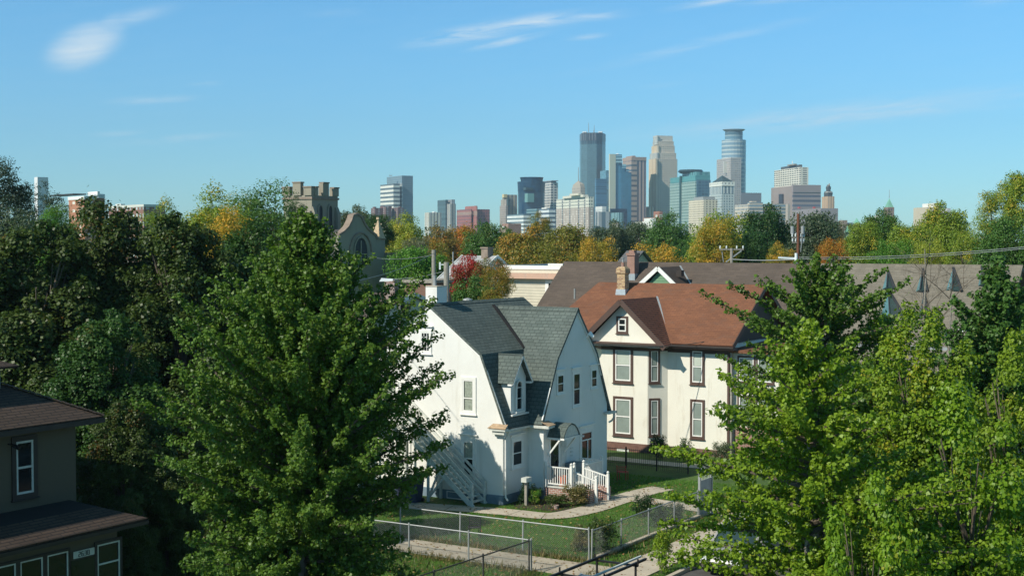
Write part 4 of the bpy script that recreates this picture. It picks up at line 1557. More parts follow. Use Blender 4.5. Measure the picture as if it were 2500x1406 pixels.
def wires(name, label, spans, r=.022, mat='wire', group='overhead wires'):
    root = thing(name, label, 'wires', at(spans[0][0][0], spans[0][0][2]), 0, group)
    mb = MB()
    for a, b_, sag in spans:
        p, q = at(a[0], a[2], zat(a[1], a[2])), at(b_[0], b_[2], zat(b_[1], b_[2]))
        n = 14
        pts = [p.lerp(q, i / n) - Vector((0, 0, sag * 4 * (i / n) * (1 - i / n))) for i in range(n + 1)]
        mb.path(pts, r, n=4)
    o = OFF[root.name]
    mb.v = [tuple(Vector(v) - root.location) for v in mb.v]
    mb.build('wire', M[mat], root)
    return root


wires('overhead_wire', 'two pale wires from the brown pole rising to the right edge', [((1948, 632, 118), (2530, 604, 96), .3), ((1948, 628, 118), (2530, 600, 96), .27)], .02)
wires('overhead_wire', 'pale wire between the braced grey pole and the brown pole', [((1786, 633, 125), (1948, 633, 118), .1)], .04)
wires('overhead_wire', 'thin wires crossing in front of the church towards the grey poles', [((760, 700, 60), (1059, 618, 92), .4), ((900, 628, 90), (1059, 622, 92), .2), ((930, 680, 88), (1090, 660, 86), .2)], .014, 'wire')
wires('overhead_wire', 'thin dark service wires running past the eave of the cream house', [((1455, 840, 74.5), (1760, 826, 78), .3)], .02, 'dark_wire')


def cobra(name, label, px, py, D, arm, rz=0.0):
    root = thing(name, label, 'street lamp', at(px, D), 0, 'street lamps')
    z = zat(py, D)
    k = D / F
    sgn = 1 if arm > 0 else -1
    MB().tube((arm * k, .3, 0), (arm * k, .3, z - .3), .1, .07, 8).build('pole', M['grey_wood'], root)
    MB().path([(arm * k, .3, z - .3), (arm * k * .8, .25, z - .02), (sgn * .3, 0, z)], .035, n=6).build('arm', M['steel'], root)
    mb = MB().hexa([(-.42, -.13, z - .10), (.36, -.10, z - .06), (.36, .10, z - .06), (-.42, .13, z - .10)], [(-.30, -.08, z + .10), (.36, -.06, z + .05), (.36, .06, z + .05), (-.30, .08, z + .10)])
    mb.build('lamp_head', M['lampglass'], root)
    return root


cobra('street_lamp', 'white street lamp head on a thin arm among the leaves at the right edge', 2374, 804, 62, -46)
cobra('street_lamp', 'small white street lamp head in front of the grey church wall', 944, 683, 80, 30)
gl = thing('globe_lamp', 'small white globe lamp glimpsed between the leaves at the right', 'street lamp', at(2115, 48), 0, 'street lamps')
z = zat(1217, 48)
MB().tube((0, 0, 0), (0, 0, z - .2), .05, n=8).build('pole', M['black_metal'], gl)
MB().lathe((0, 0, z - .16), [(.03, -.05), (.12, .02), (.16, .14), (.12, .26), (0, .32)], 12).build('globe', M['lampglass'], gl)

# ---------------------------------------------------------------- church
chh = sthing('stone_church', 'grey stone church with battlemented tower and curved gable at the left', 'church', *st(at(790, 150)))
T0, S0c = st(at(762, 150))
ST = M['stone']
ztop = zat(470, 150); zpar = zat(484, 150)
tw_, sw_ = 4.0, 4.4
mb = MB().box(T0 - tw_, S0c, 0, T0, S0c + sw_, ztop - .3)
tow = mb.build('tower', ST, chh)
mb = MB()
mb.box(T0 - tw_ - .12, S0c - .12, zpar - .1, T0 + .12, S0c + sw_ + .12, zpar + .12)
mb.build('string_course', M['stone_trim'], tow)
mb = MB()
zc0 = ztop - .3
for x0, x1, hgt in ((0, .95, .85), (1.5, 2.5, 1.35), (3.05, 4.0, .85)):
    mb.box(T0 - x1 - .05, S0c - .15, zc0, T0 - x0 + .05, S0c + .35, zc0 + hgt)
for y0, y1, hgt in ((.0, .9, .85), (1.7, 2.7, 1.35), (3.5, 4.4, .85)):
    mb.box(T0 - .35, S0c + y0 + (0.35 if y0 == 0 else 0), zc0, T0 + .15, S0c + y1, zc0 + hgt)
    mb.box(T0 - tw_ - .15, S0c + y0 + (0.35 if y0 == 0 else 0), zc0, T0 - tw_ + .35, S0c + y1, zc0 + hgt)
for x0, x1, hgt in ((.36, .95, .85), (1.5, 2.5, 1.35), (3.05, 3.64, .85)):
    mb.box(T0 - x1, S0c + sw_ - .3, zc0, T0 - x0, S0c + sw_ + .16, zc0 + hgt)
bt = mb.build('battlement', ST, tow)
mb = MB()
for x0, x1, hgt in ((0, .95, .85), (1.5, 2.5, 1.35), (3.05, 4.0, .85)):
    mb.box(T0 - x1 - .12, S0c - .22, zc0 + hgt, T0 - x0 + .12, S0c + .42, zc0 + hgt + .13)
for y0, y1, hgt in ((.45, .9, .85), (1.7, 2.7, 1.35), (3.5, 4.4, .85)):
    mb.box(T0 - .42, S0c + y0, zc0 + hgt, T0 + .22, S0c + y1 + .07, zc0 + hgt + .13)
mb.build('coping', M['stone_trim'], bt)
mb = MB()
for yc in (.25, 4.15):
    mb.box(T0 - .02, S0c + yc - .25, 0, T0 + .4, S0c + yc + .25, zat(520, 150))
    mb.hexa([(T0, S0c + yc - .25, zat(520, 150)), (T0 + .4, S0c + yc - .25, zat(520, 150)), (T0 + .4, S0c + yc + .25, zat(520, 150)), (T0, S0c + yc + .25, zat(520, 150))],
            [(T0, S0c + yc - .2, zat(504, 150)), (T0 + .08, S0c + yc - .2, zat(504, 150)), (T0 + .08, S0c + yc + .2, zat(504, 150)), (T0, S0c + yc + .2, zat(504, 150))])
mb.box(T0 - .45, S0c - .35, 0, T0 + .0, S0c, zat(515, 150))
mb.build('buttress', ST, tow)


def lancet(w, ac, hw_, z0, z1, root, name='window', out=.06, trim=True):
    pts = [(ac - hw_, z0), (ac + hw_, z0), (ac + hw_, z1)]
    pts += [(ac + hw_ * math.cos(math.pi * i / 8), z1 + hw_ * 1.35 * math.sin(math.pi * i / 8)) for i in range(1, 8)]
    pts += [(ac - hw_, z1)]
    mb = MB(); mb.face(*[w.P(a, z, out) for a, z in pts])
    o = mb.build(name, M['slate'], root)
    mb = MB()
    for i in range(len(pts)):
        a, b_ = pts[i], pts[(i + 1) % len(pts)]
        mb.bar(w.P(a[0], a[1], out + .02), w.P(b_[0], b_[1], out + .02), .16, .16)
    if hw_ > .6:
        mb.bar(w.P(ac, z0, out + .02), w.P(ac, z1 + hw_, out + .02), .12, .12)
        mb.bar(w.P(ac - hw_, z1 - .3, out + .02), w.P(ac + hw_, z1 - .3, out + .02), .10, .10)
    mb.build('tracery', ST, o)
    return o


wt1 = Wall((T0, S0c), (0, 1), (1, 0))
for a in (1.35, 3.0):
    lancet(wt1, a, .38, zat(570, 152), zat(512, 152), tow)
    for k in range(5):
        pass
wt2 = Wall((T0, S0c), (-1, 0), (0, -1))
for a in (1.2, 2.8):
    lancet(wt2, a, .45, zat(570, 150), zat(515, 150), tow)
# nave gable facing the street
gT, gS = st(at(825, 147))
wn_ = Wall((gT, gS), (0, 1), (1, 0))


def cp_(px, py):
    return wn_.px(px, py)


prof = [cp_(*q) for q in ((826, 575), (838, 568), (850, 556), (858, 540), (862, 527), (873, 524), (882, 530), (888, 545), (898, 560), (910, 570), (918, 576), (919, 583), (940, 584))]
aR = prof[-1][0]
pts = [(prof[0][0], 0)] + prof + [(aR, 0)]
mb = MB().extr([wn_.P(a, z, 0) for a, z in pts], (-.6, 0, 0))
nav = mb.build('gable_wall', ST, chh)
mb = MB()
for a, b_ in zip(prof[:-1], prof[1:]):
    mb.bar(wn_.P(a[0], a[1] + .06, -.25), wn_.P(b_[0], b_[1] + .06, -.25), .8, .22)
mb.build('coping', M['stone_trim'], nav)
ac_, zr_ = cp_(868, 560)
mb = MB()
zE = zat(640, 150)
mb.slab([(gT - .6, gS + prof[0][0], zE), (gT - .6, gS + ac_, zr_), (gT - 14, gS + ac_, zr_), (gT - 14, gS + prof[0][0], zE)], .2)
mb.slab([(gT - .6, gS + aR, zE), (gT - .6, gS + ac_, zr_), (gT - 14, gS + ac_, zr_), (gT - 14, gS + aR, zE)], .2)
mb.slab([(gT - .65, gS + prof[0][0] - .2, zat(632, 150)), (gT - .65, gS + prof[2][0], zat(571, 150)), (gT - 8, gS + prof[2][0], zat(571, 150)), (gT - 8, gS + prof[0][0] - .2, zat(632, 150))], .2)
mb.build('nave_roof', M['slate'], chh)
mb = MB().box(gT - 14, gS + prof[0][0], 0, gT - .6, gS + aR, zE)
mb.build('nave', ST, chh)
aw, zw0 = cp_(880, 650); _, zw1 = cp_(880, 600)
lancet(wn_, aw, 1.15, zw0, zw1 - .6, nav)
mb = MB()
n = 10
arc = [(aw + 1.9 * math.cos(math.pi * i / n), zw1 - .7 + 2.1 * math.sin(math.pi * i / n)) for i in range(n + 1)]
for a, b_ in zip(arc[:-1], arc[1:]):
    mb.bar(wn_.P(a[0], a[1], .05), wn_.P(b_[0], b_[1], .05), .2, .14)
mb.build('hood_mould', M['stone_trim'], nav)
# pinnacle
a, zp0 = cp_(929, 582); _, zp1 = cp_(929, 536)
mb = MB()
c_ = wn_.P(a, 0, -.3)
fr_ = .55
mb.hexa([(c_[0] - fr_, c_[1] - fr_, zp0), (c_[0] + fr_, c_[1] - fr_, zp0), (c_[0] + fr_, c_[1] + fr_, zp0), (c_[0] - fr_, c_[1] + fr_, zp0)],
        [(c_[0] - .04, c_[1] - .04, zp1), (c_[0] + .04, c_[1] - .04, zp1), (c_[0] + .04, c_[1] + .04, zp1), (c_[0] - .04, c_[1] + .04, zp1)])
for i in range(4):
    k = (i + .6) / 5
    r_ = fr_ * (1 - k) + .08
    z_ = zp0 + (zp1 - zp0) * k
    for sx in (-1, 1):
        for sy in (-1, 1):
            mb.box(c_[0] + sx * r_ - .06, c_[1] + sy * r_ - .06, z_, c_[0] + sx * r_ + .06, c_[1] + sy * r_ + .06, z_ + .16)
mb.box(c_[0] - .16, c_[1] - .16, zp1, c_[0] + .16, c_[1] + .16, zp1 + .25)
mb.build('pinnacle', plain('pinnacle_stone', (.5, .40, .27), .9, .3, 6), chh)
# low battlemented wing to the right
a0_, zt_ = cp_(940, 627); a1_, _ = cp_(975, 627)
mb = MB().box(gT - 3, gS + a0_, 0, gT + .3, gS + a1_, zt_)
wing = mb.build('wing', ST, chh)
mb = MB().box(gT - 3, gS + a0_ - .1, zt_ - 2.3, gT + .38, gS + a1_ + .1, zt_ - 2.15)
for k in (.0, .42, .8):
    aa = a0_ + (a1_ - a0_) * k
    mb.box(gT - .15, gS + aa, zt_, gT + .36, gS + aa + .42, zt_ + .45)
mb.build('battlement', M['stone_trim'], wing)
ww = Wall((gT + .3, gS), (0, 1), (1, 0))
a, z_ = ww.px(953, 690)
lancet(ww, a, .22, z_, z_ + 1.2, wing)

# ---------------------------------------------------------------- roofs between the church and the white house
def gable_house(name, label, D, px0, px1, py_ridge, py_eave, mat_roof, mat_wall, depth=9, ridge_along='v', run=4.0, cat='house', trim=True):
    """small house whose ridge spans px0..px1 at distance D, in the street grid"""
    t0, s0 = st(at(px0, D))
    root = sthing(name, label, cat, t0, s0)
    w = Wall((t0, s0), (1, 0), (0, -1))
    a0, zr = w.px(px0, py_ridge); a1, _ = w.px(px1, py_ridge)
    ze = zat(py_eave, D - run)
    MB().box(t0 + a0 + .3, s0 - run + .5, 0, t0 + a1 - .3, s0 + run - .5, ze).extr([(t0 + a0 + .3, s0 - run + .5, ze), (t0 + a0 + .3, s0 + run - .5, ze), (t0 + a0 + .3, s0, zr - .2)], (a1 - a0 - .6, 0, 0)).build('wall', mat_wall, root)
    mb = MB()
    mb.slab([(t0 + a0, s0 - run, ze), (t0 + a1, s0 - run, ze), (t0 + a1, s0, zr), (t0 + a0, s0, zr)], .15)
    mb.slab([(t0 + a0, s0 + run, ze), (t0 + a1, s0 + run, ze), (t0 + a1, s0, zr), (t0 + a0, s0, zr)], .15)
    rf_ = mb.build('roof', mat_roof, root)
    if trim:
        for aa in (a0, a1):
            mb = MB()
            mb.bar((t0 + aa, s0 - run, ze - .05), (t0 + aa, s0, zr - .05), .06, .25)
            mb.bar((t0 + aa, s0 + run, ze - .05), (t0 + aa, s0, zr - .05), .06, .25)
            mb.build('rake_board', M['white_paint'], root)
    return root, w, t0, s0, zr, ze


hh1, w_, t0, s0, zr, ze = gable_house('grey_house', 'house with pale grey shingle roof and squat stone chimney behind the red tree', 128, 1128, 1215, 624, 690, M['light_shingle'], M['white_paint'], run=4.5)
a, _ = w_.px(1190, 620); z_ = zat(607, 128)
c1_ = MB().box(t0 + a - .35, s0 - .5, zr - 1, t0 + a + .35, s0 + .4, z_).box(t0 + a - .42, s0 - .57, z_, t0 + a + .42, s0 + .47, z_ + .14)
c1_.build('chimney', M['stone_trim'], hh1)
hh2, w_, t0, s0, zr, ze = gable_house('weathered_house', 'low house with weathered grey roof and brick chimney just left of the white house', 92, 905, 1012, 714, 775, M['grey_brown_shingle'], M['old_white'], run=5)
a, _ = w_.px(975, 700)
MB().box(t0 + a - .3, s0 - 1.2, zr - 1.2, t0 + a + .5, s0 - .5, zat(683, 91)).build('chimney', brickish('dull_brick', (.30, .24, .22), (.25, .13, .11), (.35, .33, .3), .25, .09), hh2)
a, _ = w_.px(912, 700)
MB().box(t0 + a - .2, s0 - 3.6, 6, t0 + a + .6, s0 - 3.0, zat(737, 88)).build('chimney', M['old_white'], hh2)
a, _ = w_.px(990, 716)
MB().box(t0 + a + .5, s0 - 1.3, zr - 1.0, t0 + a + 1.0, s0 - .8, zr - .62).build('roof_vent', M['dark_trim'], hh2)
# brown brick flat building behind it
t0, s0 = st(at(990, 108))
bk = sthing('brick_building', 'low flat brown brick building seen beyond the weathered roof', 'building', t0, s0)
w_ = Wall((t0, s0), (1, 0), (0, -1))
a0_, zt_ = w_.px(988, 690); a1_, _ = w_.px(1054, 690)
MB().box(t0 + a0_, s0, 0, t0 + a1_, s0 + 8, zt_).build('wall', brickish('dark_brick', (.16, .075, .05), (.20, .10, .07), (.2, .16, .13), .25, .09), bk)
MB().box(t0 + a0_ - .15, s0 - .15, zt_, t0 + a1_ + .15, s0 + 8.1, zt_ + .22).build('coping', M['grey_wood'], bk)
hh3, *_ = gable_house('grey_roofed_house', 'far house with a small dark grey roof beside the tall brick chimney', 150, 1530, 1572, 612, 650, plain('far_grey_roof', (.12, .12, .125), .8), M['old_white'], run=3, trim=False)

# ---------------------------------------------------------------- skyline
class Tower:
    def __init__(s, name, label, px, D, cat='skyscraper', g=68):
        s.px, s.D, s.g, s.k = px, D, R(g), D / F
        s.root = thing(name, label, cat, at(px, D), -math.atan((px - 1250) / F))
        s.cs = math.cos(math.atan((px - 1250) / F))

    def X(s, px):
        return (px - s.px) * s.k * s.cs

    def Z(s, py):
        return CAMZ + (590 - py) * s.k

    def fp(s, lx, cx, rx, back=0.0, dmin=6):
        k = s.k * s.cs
        c = Vector((s.X(cx), back))
        ll, rr = (cx - lx) * k, (rx - cx) * k
        l = c + Vector((-ll, ll * math.tan(s.g)))
        r = c + Vector((rr, rr / math.tan(s.g)))
        if rr * 1.0 < 1:
            r = c + Vector((math.sin(s.g), math.cos(s.g))) * 12
            if ll < 1:
                l = c + Vector((-10, 6))
        if ll < 1:
            l = c + Vector((-math.cos(s.g), math.sin(s.g))) * 14
        return [tuple(c), tuple(r), tuple(l + r - c), tuple(l)]

    def block(s, name, lx, cx, rx, top, mat, bot=None, back=0.0, parent=None, taper=None):
        p = s.fp(lx, cx, rx, back)
        mb = MB().prism(p, 0 if bot is None else s.Z(bot), s.Z(top))
        return mb.build(name, mat, parent or s.root)

    def slope(s, name, lx, cx, rx, bot, apex, mat, back=0.0):
        p = s.fp(lx, cx, rx, back)
        c = (sum(q[0] for q in p) / 4, sum(q[1] for q in p) / 4, s.Z(apex))
        mb = MB()
        z = s.Z(bot)
        for i in range(4):
            j = (i + 1) % 4
            mb.face((*p[i], z), (*p[j], z), c)
        return mb.build(name, mat, s.root)

    def mast(s, px, top, bot, r=.6, mat='steel'):
        return MB().tube((s.X(px), 10, s.Z(bot)), (s.X(px), 10, s.Z(top)), r, r * .5, 5).build('antenna', M[mat], s.root)


FC = facade
# 1 slate glass tower at the left with white banded lower half
T = Tower('slate_tower', 'slate glass tower with white banded lower front, tallest left of the gap', 975, 2450)
T.block('upper_block', 944, 982, 1009, 428, FC('f_slate', (.20, .27, .31), (.17, .25, .30), 0, 3.9, 1, .8, .3, vary=.04), back=20)
T.block('banded_front', 928, 961, 962, 449, FC('f_band', (.80, .78, .70), (.10, .13, .15), 0, 7.4, 1, .46, vary=.1), back=0)
T.block('gridded_front', 960, 981.5, 984, 447, FC('f_grid1', (.55, .58, .56), (.10, .15, .18), 3.2, 7.4, .6, .62, vary=.1), back=8)
MB().box(T.X(950), 30, T.Z(428), T.X(958), 34, T.Z(426.5)).build('roof_crane', M['steel'], T.root)
# 2 brown apartments in front
T = Tower('brown_apartments', 'three joined dark brown apartment towers below the slate tower', 945, 1900, 'apartment block')
fb = FC('f_apt', (.17, .105, .10), (.34, .36, .38), 9, 2.9, .28, .5, .8)
for (l, c, r, tp) in ((906, 916, 938, 508), (928, 942, 956, 505), (952, 972, 986, 507)):
    b_ = T.block('tower_block', l, c, r, tp, fb, back=(c % 3) * 4)
for (l, c, r, tp) in ((910, 914, 919, 505), (928, 936, 940, 503), (944, 950, 957, 503), (973, 977, 981, 504.5)):
    T.block('roof_house', l, c, r, tp, plain('far_brown', (.16, .09, .085), .9), bot=509, back=8)
# 3 cream slab
T = Tower('cream_slab', 'cream slab block with a bright blank end, left of the grey striped tower', 1052, 2100)
T.block('body', 1037, 1047, 1078, 519, FC('f_cream', (.72, .69, .58), (.22, .25, .27), 5.2, 0, .38, 1, .8), back=0)
T.block('roof_house', 1055, 1060, 1066, 517, M['white_paint'], bot=520, back=6)
# 4 grey striped tower with dark glass side
T = Tower('striped_tower', 'grey striped tower with dark glass left side, beside the red brick block', 1090, 2300)
T.block('glass_block', 1068, 1088, 1094, 487.5, FC('f_dkglass', (.07, .12, .14), (.06, .11, .13), 0, 4, 1, .8, .2), back=14)
T.block('striped_block', 1085, 1100, 1113, 498, FC('f_stripe', (.50, .48, .42), (.16, .19, .22), 4.6, 0, .45, 1, .7), back=0)
T.block('upper_block', 1092, 1104, 1111, 487, FC('f_stripe2', (.40, .42, .41), (.16, .2, .24), 4.0, 0, .5, 1, .5), back=10)
# 5 red brick hotel
T = Tower('red_brick_tower', 'broad red brick hotel block with a taller centre', 1150, 2150)
rbm = FC('f_red', (.34, .13, .12), (.12, .08, .10), 4.2, 5.0, .45, .55, .8)
T.block('left_wing', 1114, 1150, 1152, 510.5, rbm, back=10)
T.block('centre', 1135, 1163.5, 1166, 503.5, FC('f_red2', (.38, .16, .14), (.30, .12, .11), 5, 6, .3, .3, .8), back=0)
T.block('right_wing', 1163, 1166, 1196, 511, rbm, back=4)
for (l, c, r, y0, y1) in ((1114, 1150.5, 1152, 524.5, 516.5), (1135, 1164, 1166.5, 527, 515.5)):
    T.block('cornice_band', l, c, r, y1, FC('f_redb', (.50, .34, .27), (.14, .08, .08), 4.5, 0, .45, 1, .8), bot=y0, back=-1 if l > 1130 else 9)
T.block('roof_house', 1137, 1162, 1165, 502.5, M['brick'], bot=504, back=6)
# 6 stepped beige tower
T = Tower('stepped_beige_tower', 'beige stepped stone tower with gilt top, left edge of the downtown group', 1240, 2500)
T.block('body', 1220, 1235, 1240, 502, FC('f_b1', (.38, .33, .29), (.25, .23, .22), 4, 4, .5, .5, .8), back=0)
T.block('shoulder', 1222.5, 1236, 1243, 487, FC('f_b2', (.42, .36, .30), (.22, .24, .24), 4, 4, .5, .5, .8), back=8)
T.block('upper_block', 1226, 1231, 1263, 475, FC('f_b3', (.52, .44, .33), (.18, .20, .21), 7, 0, .42, 1, .7), back=16)
T.block('gilt_top', 1226, 1230, 1238, 474, plain('gilt', (.72, .60, .32), .5), bot=482, back=12)
T.block('glass_corner', 1237, 1240, 1246, 487, M['teal_glass'], back=2)
# 7 dark blue curved glass tower
T = Tower('dark_blue_tower', 'dark blue curved glass tower flaring out at the top', 1297, 2380)
n = 20


def drum(T, cx, hw_px, prof, mat, name, y0=24, start=0, squash=.8):
    c = T.X(cx)
    k = T.k * T.cs
    mb = MB()
    N_ = 24
    for (h0, p0), (h1, p1) in zip(prof[:-1], prof[1:]):
        for i in range(N_):
            a0, a1 = 2 * math.pi * i / N_, 2 * math.pi * (i + 1) / N_
            mb.face(*[(c + r * k * math.cos(a), y0 + r * k * squash * math.sin(a), T.Z(p)) for r, p, a in ((h0, p0, a0), (h0, p0, a1), (h1, p1, a1), (h1, p1, a0))])
    h1, p1 = prof[-1]
    mb.face(*[(c + h1 * k * math.cos(2 * math.pi * i / N_), y0 + h1 * k * squash * math.sin(2 * math.pi * i / N_), T.Z(p1)) for i in range(N_)])
    return mb.build(name, mat, T.root)


dbl = FC('f_dkblue', (.015, .06, .12), (.012, .05, .10), 9, 4, .92, .85, .12, .6, .08, vary=.25)
drum(T, 1297, 30, [(32, 600), (33, 470), (34.5, 444), (34.5, 443)], dbl, 'body', 26)
drum(T, 1298, 28, [(27, 443), (27.5, 438), (29, 432)], dbl, 'crown', 26)
T.block('light_strip', 1265, 1284, 1285, 458, M['teal_glass'], bot=464, back=-1)
T.block('light_strip', 1281, 1288, 1289, 473, plain('pale_teal', (.18, .36, .34), .3), bot=494, back=-6)
# 8 grid tower with flat top
T = Tower('gridded_tower', 'narrow white gridded tower with a flat projecting roof, right of the dark blue tower', 1345, 2450)
T.block('body', 1328, 1345, 1362, 446, FC('f_wgrid', (.62, .61, .56), (.07, .10, .14), 6.5, 4.6, .62, .6, .5), back=0)
T.block('flat_roof', 1325, 1346, 1363, 441, M['lead'], bot=443, back=-4)
T.block('top_floor', 1330, 1345, 1358, 443, FC('f_dark', (.35, .38, .4), (.05, .08, .1), 6, 0, .6, 1), bot=447, back=6)
# 9, 10 low white banded buildings
T = Tower('white_banded_block', 'low white office block with dark window bands at the foot of the dark blue tower', 1262, 2050, 'office block')
T.block('body', 1237, 1278, 1296, 523, FC('f_lowband', (.78, .82, .80), (.10, .16, .19), 0, 5.6, 1, .4), back=0)
T = Tower('white_banded_block', 'taller white banded office block between the gridded tower and the pale apartments', 1336, 2050, 'office block')
T.block('body', 1315, 1340, 1356, 509, FC('f_lowband2', (.74, .80, .79), (.08, .13, .18), 0, 6.5, 1, .45), back=0)
T.block('roof_house', 1322, 1334, 1338, 507, M['white_paint'], bot=510, back=4)
T = Tower('teal_low_block', 'low teal glass block between the two white banded blocks', 1300, 2150, 'office block')
T.block('body', 1285, 1310, 1320, 510, FC('f_teallow', (.22, .36, .38), (.06, .14, .17), 0, 4.5, 1, .5), back=0)
# 11 pale residential tower
T = Tower('pale_apartment_tower', 'broad pale apartment tower with brown lower walls and a stepped white top', 1405, 1900, 'apartment block')
T.block('lower', 1355, 1437, 1449, 506, FC('f_resb', (.42, .35, .30), (.66, .66, .60), 6.5, 3.3, .45, .55, .8), back=0)
T.block('upper', 1355, 1437, 1449, 481, FC('f_resw', (.74, .73, .62), (.12, .16, .17), 3.4, 4.4, .5, .55, .8), bot=506, back=0)
for x in (1372, 1391, 1413, 1428):
    T.block('balcony_strip', x - 2, x + 1, x + 2.5, 483, FC('f_bal', (.10, .12, .14), (.5, .5, .47), 0, 3.3, 1, .3, .8), back=T.fp(1355, 1437, 1449)[0][1] + (1437 - x) * T.k * math.tan(T.g) - 1.5)
T.block('setback', 1372, 1424, 1436, 475, FC('f_resw2', (.70, .68, .58), (.2, .22, .2), 4, 4, .3, .4, .8), bot=481, back=10)
T.block('roof_house', 1390, 1412, 1420, 471, plain('far_cream', (.66, .63, .52), .8), bot=476, back=18)
# 12 pyramid-topped stone tower behind it
T = Tower('pyramid_tower', 'stone tower with a small pyramid top showing above the pale apartments', 1412, 2600)
T.block('shaft', 1396, 1417, 1428, 456, FC('f_pyr', (.44, .40, .34), (.30, .29, .27), 5, 5, .4, .4, .8), back=0)
T.block('shaft_top', 1398, 1416, 1426, 450, plain('far_stone', (.46, .42, .35), .9), back=3)
T.slope('pyramid', 1399, 1416, 1425, 450, 440, plain('far_stone_roof', (.40, .36, .30), .9), back=3)
T.mast(1412, 408, 442, .9)
# 13 the tall dark octagonal glass tower
T = Tower('tall_blue_tower', 'tallest dark blue-grey glass tower with chamfered corners and a darker top', 1446, 2900)
k = T.k * T.cs
xs = [(1414.5, 40), (1418, 22), (1433, 8), (1456, 6), (1470, 18), (1478, 36), (1478, 70), (1460, 90), (1430, 88), (1414.5, 70)]
oct_ = [(T.X(x), y) for x, y in xs]
def octp(mat, name, top, bot, grow=0, sel=None):
    c = (sum(p[0] for p in oct_) / 10, sum(p[1] for p in oct_) / 10)
    p = [(q[0] + (q[0] - c[0]) * grow, q[1] + (q[1] - c[1]) * grow) for q in oct_]
    return MB().prism(p, 0 if bot is None else T.Z(bot), T.Z(top)).build(name, mat, T.root)
octp(FC('f_tall', (.10, .17, .20), (.08, .155, .19), 5, 4, .9, .75, .15, .7, .08, vary=.12), 'shaft', 352, None)
octp(FC('f_tall2', (.07, .11, .14), (.035, .07, .10), 5, 0, .6, 1, .3), 'dark_floor', 343, 352)
octp(FC('f_tall3', (.15, .17, .19), (.035, .05, .07), 6, 0, .6, 1, .4), 'crown', 326, 343, .01)
octp(M['slate'], 'roof', 324.5, 326, -.06)
for x, t_ in ((1436.5, 300), (1450, 306), (1449, 318)):
    T.mast(x, t_, 325, .8)
for x in (1424, 1429, 1463, 1468):
    MB().lathe((T.X(x), 30, T.Z(325)), [(1.5, 0), (3.4, 3), (.5, 5)], 8).build('dish', M['lampglass'], T.root)
# 14 smaller blue block in front, 15 stepped blue glass
T = Tower('blue_annex_tower', 'mid-blue ribbed glass tower half hiding the tallest dark tower', 1468, 2750)
T.block('front', 1452, 1455, 1481, 437, FC('f_bl1', (.08, .20, .31), (.06, .16, .27), 0, 4.4, 1, .6, .2, .6, .1), back=0)
T.block('back', 1465, 1479, 1486, 415, FC('f_bl2', (.14, .30, .37), (.11, .26, .35), 5, 4, .9, .8, .2, .6, .1), back=26)
T = Tower('stepped_blue_tower', 'bright blue glass tower stepping down to the right, with a pale left edge', 1512, 2600)
bm = FC('f_bl3', (.07, .21, .31), (.06, .19, .30), 6, 4.5, .95, .9, .12, .7, .07, vary=.1)
bs = FC('f_bl4', (.25, .42, .48), (.06, .15, .22), 0, 6, 1, .5, .2)
T.block('shaft', 1486.5, 1489, 1518, 377.5, bm, back=0)
T.block('step', 1500, 1512, 1528, 401, bm, back=4)
T.block('step', 1504, 1514, 1534, 413, bm, back=3)
T.block('step', 1508, 1516, 1541, 421, bm, back=2)
T.block('step_front', 1490, 1491, 1530.5, 510, FC('f_bl5', (.03, .07, .12), (.02, .05, .09), 6, 5, .9, .9, .12), back=-6)
for (a, b_, y0, y1) in ((1503, 1518, 380, 398), (1518, 1528, 402, 411), (1528, 1535, 414, 419)):
    MB().box(T.X(a), 1.2 + (a - 1489) * T.k / math.tan(T.g) * .0, T.Z(y1), T.X(b_), 2, T.Z(y0)).build('pale_band', bs, T.root)
T.block('edge_fin', 1486, 1488, 1488.6, 377, plain('pale_fin', (.6, .62, .5), .5), back=-2)
MB().lathe((T.X(1507), 30, T.Z(378)), [(2.5, 0), (4, 2), (0, 4)], 8).build('dish', M['lampglass'], T.root)
# 16 brown pinstripe tower
T = Tower('brown_pinstripe_tower', 'brown pinstriped tower behind the stepped blue tower', 1548, 2750)
T.block('shaft', 1519, 1541, 1577, 392, FC('f_pin', (.50, .38, .33), (.10, .10, .13), 7.2, 0, .48, 1, .6), back=0)
T.block('left_bands', 1518.5, 1540.8, 1541, 395, FC('f_pinl', (.42, .33, .27), (.10, .11, .13), 0, 10, 1, .4, .6), back=-.5)
T.block('crown', 1518.5, 1541, 1577.5, 384, plain('far_taupe', (.40, .30, .25), .7), bot=392.5, back=-1)
T.block('roof_house', 1527, 1543, 1551, 380, plain('far_taupe2', (.36, .26, .22), .7), bot=385, back=16)
# 17 beige setback tower
T = Tower('beige_setback_tower', 'tall beige stone tower with many narrow setbacks and pale vertical ribs', 1615, 2800)
rib = FC('f_wf1', (.66, .58, .44), (.62, .40, .18), 7.5, 0, .28, 1, .6)
gr = FC('f_wf2', (.62, .56, .46), (.32, .30, .26), 4.6, 4.6, .5, .5, .5)
gl_ = FC('f_wf3', (.62, .60, .52), (.30, .38, .40), 5, 0, .5, 1, .4)
T.block('base', 1583, 1604, 1652, 388, gr, back=6)
T.block('left_ribs', 1582.5, 1600, 1604, 388, rib, back=0)
T.block('stage_two', 1585, 1605, 1650, 373, gr, back=10)
T.block('left_stage', 1585, 1603, 1607, 373, gl_, back=8)
T.block('stage_three', 1589, 1607, 1646.5, 355, gr, back=16)
T.block('left_stage', 1589.5, 1604, 1608, 355, rib, back=13)
T.block('stage_four', 1592, 1607, 1644, 344, gr, back=20)
T.block('upper', 1594, 1604.5, 1641.5, 330, FC('f_wf4', (.66, .62, .54), (.50, .48, .43), 4.6, 9, .5, .4, .4), back=24)
